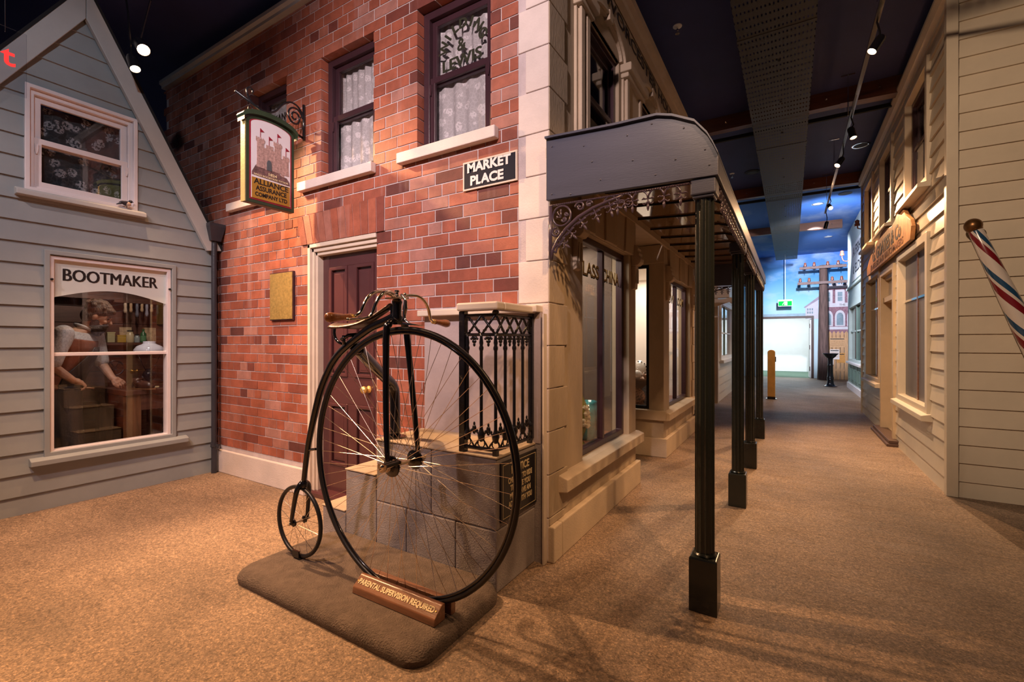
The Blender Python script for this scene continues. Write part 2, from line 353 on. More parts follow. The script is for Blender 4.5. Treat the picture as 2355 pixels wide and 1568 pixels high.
M['lace_g'] = lace_mat('grey_lace', (.42,.40,.42), .13, 30, 10)
M['chrome'] = pm('chrome', (.8,.8,.8), .1, 1, var=.02, bump=0)
M['dwood'] = pm('dark_boards', (.085,.032,.018), .5, var=.3, scale=5, bump=.12, stretch=(4,.7,6))
M['bench'] = pm('bench_wood', (.14,.062,.024), .5, var=.3, scale=6, bump=.1, stretch=(5,5,.8))
# ------------------------------------------------------------------ room shell
def holes(mb, P, a0, a1, z0, z1, hs, o0, o1):     # a wall slab with rectangular holes
    A = sorted({a0, a1, *[min(max(x,a0),a1) for h in hs for x in h[:2]]}); Z = sorted({z0, z1, *[min(max(x,z0),z1) for h in hs for x in h[2:4]]})
    for j in range(len(Z)-1):
        zc = (Z[j]+Z[j+1])/2; run = None
        for i in range(len(A)-1):
            ac = (A[i]+A[i+1])/2
            hit = any(h[0] < ac < h[1] and h[2] < zc < h[3] for h in hs)
            if not hit:
                if run is None: run = A[i]
            if hit and run is not None: mb.pbox(P, run, A[i], Z[j], Z[j+1], o0, o1); run = None
        if run is not None: mb.pbox(P, run, A[-1], Z[j], Z[j+1], o0, o1)
    return mb
fl = MB().box(-9, 5, -4, 20.3, -.1, 0).obj('floor', M['floor'], kind='structure'); tag(fl, 'brown exposed aggregate concrete floor of the indoor street', 'floor')
cl = MB().box(-9, 5, -4, 11.0, 4.62, 4.72).obj('ceiling', M['navy'], kind='structure'); tag(cl, 'dark navy painted ceiling above the brick building', 'ceiling')
def sky_mat():
    m, nt, out = nm('painted_sky'); b = N(nt, 'ShaderNodeBsdfPrincipled', i_Roughness=.7); L(nt, b.outputs[0], out.inputs[0])
    g = N(nt, 'ShaderNodeNewGeometry'); sx = N(nt, 'ShaderNodeSeparateXYZ'); L(nt, g.outputs['Position'], sx.inputs[0])
    mr = N(nt, 'ShaderNodeMapRange'); mr.inputs[1].default_value = 1.8; mr.inputs[2].default_value = 4.6; L(nt, sx.outputs[2], mr.inputs[0])
    c = rampn(nt, mr.outputs[0], [(0, (.52,.66,.72)), (.35, (.28,.58,.74)), (.72, (.05,.24,.50)), (1, (.05,.16,.50))])
    mp = N(nt, 'ShaderNodeMapping'); mp.inputs['Scale'].default_value = (.8, .5, 1.6); L(nt, g.outputs['Position'], mp.inputs[0])
    n1 = N(nt, 'ShaderNodeTexNoise', i_Scale=1.3, i_Detail=7.0, i_Roughness=.55); L(nt, mp.outputs[0], n1.inputs['Vector'])
    f = N(nt, 'ShaderNodeMapRange'); f.inputs[1].default_value = .5; f.inputs[2].default_value = .8; f.inputs[4].default_value = .6; L(nt, n1.outputs[0], f.inputs[0])
    mx = N(nt, 'ShaderNodeMix', data_type='RGBA'); L(nt, f.outputs[0], mx.inputs[0]); L(nt, c, mx.inputs[6]); mx.inputs[7].default_value = (.55,.62,.70,1)
    L(nt, mx.outputs[2], b.inputs['Base Color']); return m
M['sky'] = sky_mat()
cs = MB().box(-9, 5, 11.0, 20.5, 4.62, 4.72).obj('ceiling', M['sky'], kind='structure'); tag(cs, 'blue painted sky ceiling at the far end of the street', 'ceiling')
PY = lambda Y: (lambda a, z, o: (a, Y-o, z))       # wall facing -Y
PXp = lambda X: (lambda a, z, o: (X+o, a, z))      # wall facing +X
PXm = lambda X: (lambda a, z, o: (X-o, a, z))      # wall facing -X
# back wall with the doorway
PB = PY(20.3)
wb = holes(MB(), PB, -9, 5, 0, 4.62, [(-1.0,.68,0,2.25)], 0, -.12).obj('wall_back', M['sky'], kind='structure'); tag(wb, 'end wall painted with a blue sky and old street mural', 'wall')
wr = MB().box(4.9, 5, -4, 20.3, 0, 4.62).obj('wall_right', M['dark'], kind='structure'); tag(wr, 'dark outer wall behind the cream shops', 'wall')
# room beyond the doorway
M['bwhite'] = pm('bright_white_paint', (.82,.83,.84), .6, var=.02, bump=0)
M['gcarpet'] = pm('green_carpet', (.10,.17,.12), .95, var=.1, bump=.2)
MB().box(-4, 2.5, 24.6, 24.7, .0, 2.9).box(-4, 2.5, 20.42, 24.6, 2.8, 2.9).box(-4.1, -4, 20.42, 24.6, 0, 2.9).box(2.5, 2.6, 20.42, 24.6, 0, 2.9).obj('wall_beyond', M['bwhite'], kind='structure')
tag(bpy.data.objects['wall_beyond'], 'plain white wall seen through the open doorway', 'wall')
tag(MB().box(-4, 2.5, 20.3, 24.6, -.1, 0).obj('floor', M['gcarpet'], kind='structure'), 'pale green carpet beyond the open doorway', 'floor')
dr = thing('door_2', 'open white double door with brown frame at the street end', 'door', (0,20.3,0), kind='structure')
M['dframe'] = pm('brown_frame', (.065,.028,.02), .5, bump=.03)
MB().pbox(PB,-1.06,-.98,0,2.32,-.1,.03).pbox(PB,.66,.74,0,2.32,-.1,.03).pbox(PB,-.98,.66,2.24,2.32,-.1,.03).obj('door_frame', M['dframe'], dr)
leaf = MB().hexa([(.62,20.36,.01),(.66,20.36,.01),(.63,21.1,.01),(.59,21.1,.01),(.62,20.36,2.2),(.66,20.36,2.2),(.63,21.1,2.2),(.59,21.1,2.2)]).obj('door_leaf', M['bwhite'], dr)
for z in (.35,1.15,1.95): MB().box(.60,.625,20.30,20.38,z-.08,z+.08).obj('hinge', M['dframe'], dr)
# beams
for Y in (7.3, 11.0, 15.0):
    t = thing('ceiling_beam', {7.3:'stained timber beam above the cream shop upper windows',11.0:'timber beam where the navy ceiling meets the painted sky',15.0:'timber beam crossing the blue painted sky ceiling'}[Y], 'beam', (0,Y,4.4), group='timber ceiling beams')
    MB().box(-1.15, 1.18, Y-.06, Y+.06, 4.42, 4.62).obj('timber', M['beam'], t)
    MB().prism([(1.18,4.40),(.55,4.42),(.55,4.44),(1.18,4.5)], PY(Y), .075, -.075).obj('haunch', M['beam'], t)
    if Y < 14: MB().box(-1.15, 1.18, Y+.30, Y+.34, 4.40, 4.45).obj('batten', M['dark'], t)
    for x in (-.8, -.2, .4, .95): MB().lathe([(.012,0),(.016,.01),(.004,.03)], (x,Y-.06,4.52), (0,-1,0), 8).obj('bolt', M['chrome'], t)
# perforated cable tray
def perf_mat():
    m, nt, out = nm('perforated_galvanised'); b = N(nt, 'ShaderNodeBsdfPrincipled', i_Roughness=.6, i_Metallic=.25); b.inputs['Base Color'].default_value = (.060,.056,.050,1)
    g = N(nt, 'ShaderNodeNewGeometry'); s = N(nt, 'ShaderNodeSeparateXYZ'); L(nt, g.outputs['Position'], s.inputs[0])
    def cell(out_, period, frac):
        a = N(nt, 'ShaderNodeMath', operation='MULTIPLY'); a.inputs[1].default_value = 1/period; L(nt, out_, a.inputs[0])
        f = N(nt, 'ShaderNodeMath', operation='FRACT'); L(nt, a.outputs[0], f.inputs[0])
        c = N(nt, 'ShaderNodeMath', operation='LESS_THAN'); c.inputs[1].default_value = frac; L(nt, f.outputs[0], c.inputs[0]); return c.outputs[0]
    x = cell(s.outputs[0], .032, .40); y = cell(s.outputs[1], .115, .30)
    mu = N(nt, 'ShaderNodeMath', operation='MULTIPLY'); L(nt, x, mu.inputs[0]); L(nt, y, mu.inputs[1])
    t = N(nt, 'ShaderNodeBsdfTransparent'); mx = N(nt, 'ShaderNodeMixShader'); L(nt, mu.outputs[0], mx.inputs[0]); L(nt, b.outputs[0], mx.inputs[1]); L(nt, t.outputs[0], mx.inputs[2]); L(nt, mx.outputs[0], out.inputs[0])
    return m
M['perf'] = perf_mat()
tr = thing('cable_tray', 'long perforated grey metal cable tray under the ceiling', 'cable tray', (-.12,10,4.25))
y = 2.0
while y < 18.7:
    y1 = min(y+2.95, 18.7)
    sct = MB(); sct.box(-.44, .20, y+.004, y1-.004, 4.25, 4.252)
    sct.obj('tray_section', M['perf'], tr)
    MB().box(-.44,-.437,y+.004,y1-.004,4.252,4.31).box(.197,.20,y+.004,y1-.004,4.252,4.31).obj('side_lip', M['perf'], tr)
    for x in (-.40, .16): MB().tube([(x,y+.3,4.255),(x,y+.3,4.62)], .004, 6).obj('hanger_rod', M['chrome'], tr)
    MB().box(-.445,.205,y1-.05,y1+.05,4.246,4.249).obj('splice_plate', M['perf'], tr)
    for k in range(3): MB().lathe([(.013,0),(.013,.004)], (-.1,y+.5+k*.95,4.244), n=10).obj('bolt', M['dark'], tr)
    y = y1
# ceiling fittings
def sprinkler(x, y, label):
    t = thing('sprinkler', label, 'sprinkler', (x,y,4.62), group='ceiling sprinklers')
    MB().lathe([(.045,0),(.045,-.006),(.03,-.012)], (x,y,4.62), n=20).obj('escutcheon', M['bwhite'], t, smooth=2)
    MB().lathe([(.010,-.012),(.010,-.05),(.004,-.055),(.004,-.075),(.022,-.077),(.022,-.08)], (x,y,4.62), n=12).obj('sprinkler_head', M['chrome'], t)
sprinkler(-1.0, 4.93, 'white ceiling sprinkler above the arched window lettering'); sprinkler(-.97, 9.8, 'white ceiling sprinkler beyond the verandah roof')
M['spk'] = pm('dark_grille', (.02,.02,.03), .6)
for x, y, lb in ((-.63,9.9,'round dark speaker grille beside the cable tray'), (.84,7.6,'round dark speaker grille near the light track')):
    t = thing('ceiling_speaker', lb, 'speaker', (x,y,4.62), group='ceiling speakers')
    MB().lathe([(.13,0),(.13,-.008),(.115,-.012)], (x,y,4.62), n=28).obj('rim', M['spk'], t); MB().lathe([(.11,-.012),(.08,-.02),(.0,-.022)], (x,y,4.62), n=28).obj('grille', M['spk'], t)
for x, y, lb in ((1.0,9.5,'chrome recessed downlight in the navy ceiling'), (1.03,12.4,'flat round disc in the painted sky ceiling'), (.55,13.0,'pale recessed downlight in the painted sky ceiling'), (1.0,17.2,'chrome downlight above the telegraph pole')):
    t = thing('downlight', lb, 'downlight', (x,y,4.62), group='recessed downlights')
    MB().lathe([(.13,0),(.13,-.006),(.105,-.008),(.09,-.002)], (x,y,4.618), n=28, caps=False).obj('trim_ring', M['chrome'] if y != 12.4 else M['spk'], t, smooth=2)
    MB().lathe([(.1,-.003),(.06,-.0035),(.0,-.004)], (x,y,4.618), n=28).obj('reflector', M['bwhite'] if y > 12.5 else M['spk'], t)
# ------------------------------------------------------------------ weatherboards
def board(P, b0, b1, t0, t1, z0, z1, ob, ot):
    return MB().hexa([P(b0,z0,-.004),P(b1,z0,-.004),P(b1,z0,ob),P(b0,z0,ob),P(t0,z1,-.004),P(t1,z1,-.004),P(t1,z1,ot),P(t0,z1,ot)])
def boards(parent, P, span, z0, z1, pitch, hs, mat, first=0, ob=.022, ot=.005):
    z = z0; n = 0
    while z < z1-1e-4:
        zt = min(z+pitch, z1) if n or not first else z+first
        cuts = sorted({z, zt, *[q for h in hs for q in h[2:4] if z+.004 < q < zt-.004]})
        for i in range(len(cuts)-1):
            c0, c1 = cuts[i], cuts[i+1]; zc = (c0+c1)/2
            A0, A1 = span(c0); B0, B1 = span(c1)
            iv = [(max(A0,-99), min(A1,99), B0, B1)]
            bl = sorted([h for h in hs if h[2]-1e-6 < zc < h[3]+1e-6])
            segs = []; cur = (A0, B0)
            for h in bl:
                if h[0] > cur[0]+.01: segs.append((cur[0], min(h[0],A1), cur[1], min(h[0],B1)))
                cur = (max(cur[0],h[1]), max(cur[1],h[1]))
            if cur[0] < A1-.01: segs.append((cur[0], A1, cur[1], B1))
            for s0, s1, s2, s3 in segs:
                if s1-s0 < .012 and s3-s2 < .012: continue
                if s3 < s2: s2 = s3 = (s2+s3)/2
                f0 = (c0-z)/pitch; f1 = (c1-z)/pitch
                board(P, s0, s1, s2, s3, c0, c1, ob+(ot-ob)*f0, ob+(ot-ob)*f1).obj('weatherboard', mat, parent)
        z = zt; n += 1
# ------------------------------------------------------------------ brick building, front wall (faces -Y at Y = 2.5)
YF = 2.5; PF = PY(YF)
WIN = [(-4.53,-3.95,2.733,3.789), (-3.45,-2.80,2.733,3.789), (-2.34,-1.69,2.733,3.789)]
DOOR = (-3.63,-2.763,0,2.205)
GR = lambda h: (h[0]-.006,h[1]+.006,h[2]-.006,h[3]+.006)
wf = holes(MB(), PF, -6.35, -1.262, 0, 4.34, [GR(h) for h in WIN+[DOOR]], -.0045, -.106).obj('wall_front', M['mortar'], kind='structure')
tag(wf, 'red brick front wall of the two storey corner building', 'wall')
lin = MB()
for h in WIN: lin.box(h[0]-.1, h[1]+.1, 3.15, 3.2, h[2]-.1, h[3]+.1).box(h[0]-.1,h[0]-.06,2.62,3.15,h[2]-.1,h[3]+.1).box(h[1]+.06,h[1]+.1,2.62,3.15,h[2]-.1,h[3]+.1).box(h[0]-.1,h[1]+.1,2.62,3.15,h[3]+.06,h[3]+.1)
lin.obj('room_lining', M['dark'], wf)
CO = .088; SOL = [(-3.785,2.226),(-3.71,2.206),(-2.745,2.206),(-2.671,2.21),(-2.671,2.478),(-3.785,2.455)]
blocked = WIN+[DOOR, (-3.70,-2.685,2.20,2.46), (-2.24,-1.2,-.1,1.56), (-3.8,-1.3,-.1,.0), (-6.4,-3.63,-.1,.225)]
Z0 = 2.205-25*CO; rows = int((4.34-Z0)/CO)+1
bricks = []; qr = random.Random(3)
for r in range(rows):
    za = Z0+r*CO; zb = za+CO
    if zb < .02: continue
    # quoins step in the wall's right end
    qi = int(math.floor((za+.001-.248)/(3*CO))) if za > 0 else 0
    xr = -1.475 if qi % 2 == 0 else -1.42
    hdr = r % 3 == 0
    pit = .125 if hdr else .25
    off = [0, .0, .125][r % 3] + (.0625 if hdr else 0)
    a = -6.4+off-.02
    rowb = []
    while a < xr:
        segs = [(a+.005, min(a+pit-.005, xr-.005))]
        for h in blocked:
            if h[2]+.012 < zb and h[3]-.012 > za:
                ns = []
                for s0, s1 in segs:
                    if h[1] <= s0 or h[0] >= s1: ns.append((s0, s1)); continue
                    if h[0] > s0: ns.append((s0, h[0]))
                    if h[1] < s1: ns.append((h[1], s1))
                segs = ns
        for s0, s1 in segs:
            if s1 > -6.33: rowb.append([s0, s1])
        a += pit
    rowb.sort(); mer = []
    for q in rowb:          # slivers join the brick beside them
        if mer and q[0]-mer[-1][1] < .012 and (q[1]-q[0] < .04 or mer[-1][1]-mer[-1][0] < .04): mer[-1][1] = q[1]
        else: mer.append(q)
    for q in mer:
        if q[1]-q[0] > .012: bricks.append((q[0], q[1], za+.005, min(zb-.005,4.34)))
def showsize(s0, s1, z0, z1):
    cx, cz = (s0+s1)/2, (z0+z1)/2
    d = -(cx)*math.sin(YAW)*1+YF*math.cos(YAW); d = cx*(-math.sin(YAW))+YF*math.cos(YAW)
    rx = (cx*math.cos(YAW)+YF*math.sin(YAW))/d*1050; rz = (cz-1.35)/d*1050
    vis = abs(rx) < 1177 and -784 < rz < 784 and not (cx < -5.15 and cz < 2.4)
    if -2.24 < cx < -1.3 and cz < 1.5: vis = False
    return (s1-s0)*(z1-z0)/d**3 if vis else -1/d
bricks.sort(key=lambda b: -showsize(*b))
cache = {}
for b in bricks[:300]:
    w = round(b[1]-b[0], 3); h = round(b[3]-b[2], 3); k = (w, h)
    if k not in cache:
        q = MB().box(-w/2, w/2, 0, .1, -h/2, h/2); me = q.mesh('brick'); me.materials.append(M['brick']); cache[k] = me
    inst('brick', cache[k], wf, ((b[0]+b[1])/2, YF+qr.uniform(-.0015,.0015), (b[2]+b[3])/2))
rest = MB()
for b in bricks[300:]: rest.box(b[0], b[1], YF, YF+.1, b[2], b[3])
rest.obj('brick_courses', M['brick_i'], wf, kind='stuff')
# flat arch of soldier bricks over the door
n = 12
for i in range(n):
    t0, t1 = i/n, (i+1)/n
    top = lambda t: (-3.785+t*1.114, 2.46+.018*t); bot = lambda t: (-3.715+t*1.042, 2.207)
    g = .004
    p = [(bot(t0)[0]+g,bot(t0)[1]),(bot(t1)[0]-g,bot(t1)[1]),(top(t1)[0]-g,top(t1)[1]),(top(t0)[0]+g,top(t0)[1])]
    MB().prism(p, PF, -.08, .012).obj('soldier_brick', M['brick'], wf)
MB().prism([(-3.713,2.208),(-2.675,2.208),(-2.673,2.476),(-3.783,2.458)], PF, -.08, .006).obj('arch_mortar', M['mortar'], wf)
# quoins
zq = .248-2*3*CO; zs = []
k = 0
tops = [1.59+.264*i for i in range(-7, 11)]
for i in range(len(tops)-1):
    z0, z1 = tops[i], tops[i+1]
    if z1 < .02: continue
    w = .213 if i % 2 else .16
    MB().box(-1.262-w, -1.262, YF-.004, YF+.12, max(0,z0)+.003, z1-.003).obj('quoin', M['quoin'], wf, bevel=.004)
# cornice
MB().prism([(0,4.34),(.05,4.34),(.05,4.37),(.075,4.385),(.075,4.42),(0,4.42)], lambda a,z,o: (o, YF-a, z), -6.35, -1.2).obj('cornice', M['wb_trim'], wf)
MB().box(-5.14, -3.69, YF-.035, YF+.0, 0, .23).obj('skirting', M['quoin'], wf, bevel=.006)
MB().box(-3.69, -3.635, YF-.035, YF+.05, 0, .23).obj('skirting', M['quoin'], wf, bevel=.006)
# ---------------- sash windows of the brick front
def wavy(P, a0, a1, z0, z1, o, folds, amp, name, mat, label, group, seed=0):
    rr = random.Random(seed); ph = rr.random()*6
    def fn(u, v):
        a = a0+(a1-a0)*u; w = math.sin(u*folds*2*PI+ph+.5*math.sin(v*3))*amp+math.sin(u*folds*4.7+ph*2)*amp*.5
        return P(a, z0+(z1-z0)*v, o+w*(.6+.4*(1-v)))
    c = MB().grid(fn, max(24,int(folds*10)), 6).obj(name, mat, smooth=True)
    return tag(c, label, 'curtain', group)
def sash_window(name, P, a0, a1, z0, z1, zm, dp, fm, label, fw=.055, sw=.045, glass='glass', proud=.0):
    t = thing(name, label, 'window', P((a0+a1)/2, z0, 0), kind='structure')
    MB().frame(P, a0, a1, z0, z1, fw, -dp-.04, -dp+.03+proud).obj('frame', fm, t, bevel=.004)
    MB().frame(P, a0+fw, a1-fw, zm-sw*.5, z1-fw, sw, -dp-.035, -dp-.005).obj('sash', fm, t, bevel=.004)
    MB().frame(P, a0+fw, a1-fw, z0+fw*.6, zm+sw*.7, sw, -dp-.005, -dp+.02, wb=sw*1.3).obj('sash', fm, t, bevel=.004)
    MB().pbox(P, a0+fw+sw, a1-fw-sw, zm+sw*.5, z1-fw-sw, -dp-.023, -dp-.019).obj('pane', M[glass], t)
    MB().pbox(P, a0+fw+sw, a1-fw-sw, z0+fw*.6+sw*1.3, zm-sw*.3, -dp+.006, -dp+.010).obj('pane', M[glass], t)
    for a in (a0+fw+.012, a1-fw-.012):
        MB().prism([(a-.012,zm-.02),(a+.012,zm-.02),(a+.010,zm-.07),(a+.004,zm-.10),(a-.004,zm-.10),(a-.010,zm-.07)], P, -dp+.0, -dp+.032).obj('sash_horn', fm, t)
    return t
wl = ['plum sash window behind the hanging insurance sign','plum sash window with lace curtain beside the hanging sign','plum sash window with curved green lettering on its upper pane']
for i, h in enumerate(WIN):
    w = sash_window('window_%d'%(i+1), PF, h[0], h[1], h[2], h[3], 3.27, .10, M['plum'], wl[i])
    s0 = (-4.90,-4.05) if i == 0 else ((-3.715,-2.772) if i == 1 else (-2.50,-1.625))
    MB().pbox(PF, s0[0], s0[1], 2.672, 2.75, 0, .055).pbox(PF, h[0]+.001, h[1]-.001, 2.72, 2.765, -.13, 0).obj('sill', M['quoin'], w, bevel=.006)
    wavy(PF, h[0]+.05, h[1]-.03, 3.33, 3.83, -.165, 7, .012, 'lace_curtain', M['lace'], ['white lace curtain in the upper sash behind the hanging sign','white lace curtain in the upper sash of the middle upstairs window','white lace curtain behind the curved green lettering'][i], 'upstairs lace curtains', i)
    wavy(PF, h[0]+.06, h[1]-.03, 2.80, 3.325, -.15, 5, .012, 'lace_curtain', M['lace'], ['white lace curtain in the lower sash behind the hanging sign','white lace curtain in the lower sash of the middle upstairs window','white flowered lace curtain below the curved green lettering'][i], 'upstairs lace curtains', i+9)
    if i == 0:
        for s, z in (('ALLIANCE',3.52),('ASSURANCE',3.41),('COMPANY',3.31)): text(s, .10, M['blackletter'], w, ((h[0]+h[1])/2+.0, YF+.113, z), (1,0,0), (0,0,1), .002, .42, .002)
    if i == 2:
        M['glett'] = pm('dark_green_lettering', (.030,.032,.018), .5, var=.05, bump=0)
        for j, ch in enumerate('WILDING'):
            an = math.radians(163-j*24.3); cx, cz = -2.005, 3.455
            for e_ in (-.003,.003): text(ch, .10, M['glett'], w, (cx+e_+.178*math.cos(an), YF+.112+e_*.1, cz+.18*math.sin(an)), (math.sin(an),0,-math.cos(an)), (math.cos(an),0,math.sin(an)), .001, None, .002)
        text('&', .12, M['glett'], w, (-2.02, YF+.112, 3.485), (1,0,0), (0,0,1), .001, None, .003)
        for e_ in (-.003,.003): text('LEWIS', .115, M['glett'], w, (-2.015+e_, YF+.112+e_*.1, 3.372), (1,0,0.03), (-.03,0,1), .001, .35, .0015)
# ---------------- front door
d1 = thing('door_1', 'maroon four panel front door with cream frame and brass knob', 'door', (-3.2,2.6,0), kind='structure')
fr = MB()
for (a0,a1,o0,o1) in ((-3.63,-3.595,-.12,.008),(-3.595,-3.565,-.12,-.012),(-3.565,-3.54,-.12,-.03)): fr.pbox(PF,a0,a1,0.04,2.205-(a0+3.63),o0,o1)
for (k,o1) in ((0,.008),(.035,-.012),(.065,-.03)): fr.pbox(PF,-3.63+k,-2.77,2.205-k-.035,2.205-k,-.12,o1)
fr.pbox(PF,-2.80,-2.765,.04,2.2,-.12,-.03)
fr.obj('door_frame', M['cream'], d1, bevel=.004)
MB().box(-3.54,-2.80,2.605,2.65,.05,2.12).obj('door_leaf', M['door'], d1)
PD = PY(2.605)
st = MB()
for (a0,a1,z0,z1) in ((-3.54,-3.45,.05,2.12),(-2.89,-2.80,.05,2.12),(-3.215,-3.125,.28,.82),(-3.215,-3.125,1.05,2.0),(-3.45,-2.89,2.0,2.12),(-3.45,-2.89,.82,1.05),(-3.45,-2.89,.05,.28)): st.pbox(PD,a0,a1,z0,z1,0,.018)
st.obj('stile', M['door'], d1, bevel=.003)
for a0,a1 in ((-3.45,-3.215),(-3.125,-2.89)):
    for z0,z1 in ((.28,.82),(1.05,2.0)):
        MB().frame(PD,a0,a1,z0,z1,.03,0,.026).obj('moulding', M['door'], d1, bevel=.006)
        MB().frame(PD,a0+.045,a1-.045,z0+.045,z1-.045,.02,0,.010).pbox(PD,a0+.06,a1-.06,z0+.06,z1-.06,0,.012).obj('panel', M['door'], d1, bevel=.004)
MB().lathe([(.028,0),(.03,.006),(.012,.012),(.011,.03),(.026,.04),(.031,.055),(.026,.07),(.006,.076)], (-2.95,2.587,.96), (0,-1,0), 20).obj('door_knob', M['brass'], d1, smooth=True)
MB().prism([(0,0),(.13,0),(.13,.035),(.115,.05),(0,.055)], lambda a,z,o: (o, 2.62-a, z), -3.62, -2.80).obj('threshold', M['door'], d1)
# ---------------- brass plaque
pq = thing('wall_plaque', 'polished brass plaque on dark backing beside the front door', 'plaque', (-4,2.48,1.77))
MB().pbox(PF,-4.176,-3.817,1.55,1.99,.0005,.022).obj('backing', M['plum'], pq)
MB().pbox(PF,-4.168,-3.825,1.558,1.982,.022,.027).obj('brass_plate', M['brass'], pq)
# ---------------- MARKET PLACE sign
mk = thing('street_sign', 'black street sign reading MARKET PLACE with cream border', 'sign', (-1.69,2.49,2.47))
MB().pbox(PF,-1.907,-1.478,2.375,2.568,.005,.016).obj('border', M['cream'], mk)
MB().pbox(PF,-1.895,-1.490,2.387,2.556,.016,.018).obj('field', M['navy_sign'], mk)
text('MARKET', .085, M['whiteletter'], mk, (-1.695,YF-.019,2.518), (1,0,0), (0,0,1), .001, .345, .0035); text('PLACE', .085, M['whiteletter'], mk, (-1.71,YF-.019,2.43), (1,0,0), (0,0,1), .001, .265, .0035)
# ------------------------------------------------------------------ hanging insurance sign
XS = -3.67
hs = thing('hanging_sign', 'green framed hanging insurance sign with castle and ochre panel', 'sign', (XS,2.45,2.5))
PH = lambda a, z, o: (XS+o, a, z)
top = lambda n, d: [(a, z) for a, z in arc((2.17,2.755), .46+d, 62, 118, n)]
bd = [(1.965,2.455),(2.375,2.455)]+[(2.375,3.1)]+[(2.17+.205*math.cos(math.radians(x)), 3.1+.06*math.sin(math.radians(x))) for x in range(15,180,15)]+[(1.965,3.1)]
MB().prism(bd, PH, -.03, .03).obj('board', pm('green_paint', (.028,.05,.025), .4, var=.2), hs, bevel=.004)
MB().box(XS-.031,XS+.031,1.958,1.966,2.455,3.1).obj('edge_strip', pm('olive_gold_edge', (.30,.25,.10), .5), hs)
def inset(k, sc=1): return [(1.965+k,2.455+k),(2.375-k,2.455+k),(2.375-k,3.1-k*.3)]+[(2.17+(.205-k)*math.cos(math.radians(x)), 3.1-k*.3+.05*math.sin(math.radians(x))) for x in range(15,180,15)]+[(1.965+k,3.1-k*.3)]
M['sred'] = pm('crimson_line', (.28,.012,.03), .45, bump=0); M['swhite'] = pm('sign_white', (.72,.68,.72), .45, var=.03, bump=0); M['ochre'] = pm('ochre_panel', (.40,.20,.025), .45, var=.15, bump=.02)
MB().prism(inset(.028), PH, .03, .032).obj('border', M['sred'], hs); MB().prism(inset(.04), PH, .032, .034).obj('field', M['swhite'], hs)
MB().prism([(2.01,2.495),(2.33,2.495),(2.33,2.66),(2.01,2.66)], PH, .034, .036).obj('panel', M['ochre'], hs)
capo = [(1.945,3.085)]+[(2.17+.225*math.cos(math.radians(x)), 3.1+.072*math.sin(math.radians(x))) for x in range(175,0,-10)]+[(2.395,3.085)]
capi = [(1.945,3.115)]+[(2.17+.235*math.cos(math.radians(x)), 3.125+.085*math.sin(math.radians(x))) for x in range(175,0,-10)]+[(2.395,3.115)]
MB().prism(capo+capi[::-1], PH, -.05, .05).obj('cap_moulding', bpy.data.materials['green_paint'], hs, bevel=.004)
for s, z, sz, w in (('ALLIANCE',2.632,.062,.29),('ASSURANCE',2.58,.052,.26),('COMPANY LTD',2.53,.045,.27)): text(s, sz, M['blackletter'], hs, (XS+.037,2.17,z), (0,1,0), (0,0,1), .001, w, .001)
# painted castle
M['cst'] = pm('castle_pink', (.42,.27,.24), .6, var=.4, scale=60, bump=.1); M['crk'] = pm('castle_rock', (.16,.085,.08), .7, var=.5, scale=40, bump=.2)
MB().prism([(2.01,2.70),(2.04,2.76),(2.07,2.775),(2.12,2.745),(2.17,2.75),(2.22,2.76),(2.26,2.73),(2.30,2.73),(2.325,2.70),(2.33,2.67),(2.01,2.68)], PH, .034, .037).obj('rock_print', M['crk'], hs)
cs_ = MB()
for a0,a1,z1 in ((2.05,2.105,2.98),(2.195,2.25,2.99),(2.275,2.315,2.90)):
    cs_.prism([(a0-.006,2.75),(a1+.006,2.75),(a1,2.80),(a1,z1-.03),(a1+.008,z1-.02),(a1+.008,z1),(a0-.008,z1),(a0-.008,z1-.02),(a0,z1-.03),(a0,2.80)], PH, .034, .038)
    for j in range(4): q = a0-.008+(a1-a0+.016)*j/4; cs_.pbox(PH, q, q+(a1-a0)*.15, z1, z1+.010, .034, .038)
cs_.prism([(2.105,2.74),(2.195,2.74),(2.195,2.92),(2.105,2.92)], PH, .034, .0365); cs_.prism([(2.25,2.73),(2.28,2.73),(2.28,2.88),(2.25,2.88)], PH, .034, .0365); cs_.pbox(PH,2.125,2.185,2.92,2.95,.034,.0365)
cs_.obj('castle_print', M['cst'], hs)
MB().prism([(2.13,2.745),(2.17,2.745),(2.17,2.80)]+[(2.15+.02*math.cos(math.radians(x)),2.80+.03*math.sin(math.radians(x))) for x in (30,60,90,120,150)]+[(2.13,2.80)], PH, .038, .0395).obj('gate_print', pm('castle_gate', (.08,.09,.10), .6), hs)
for a, z in ((2.078,2.99),(2.15,2.95),(2.222,3.0),(2.295,2.91)):
    f = MB().prism([(a,z+.075),(a+.032,z+.055),(a,z+.045)], PH, .034, .037).pbox(PH,a-.0015,a+.0015,z,z+.075,.034,.037); f.obj('flag_print', M['sred'], hs)
text('NVLLI SOCIETATE TVTIOR', .02, M['gold2'], hs, (XS+.0385,2.17,2.685), (0,1,0), (0,0,1), .0008, .29, .0005); text('1824', .03, M['gold2'], hs, (XS+.0385,2.18,2.713), (0,1,0), (0,0,1), .0008, .07, .001)
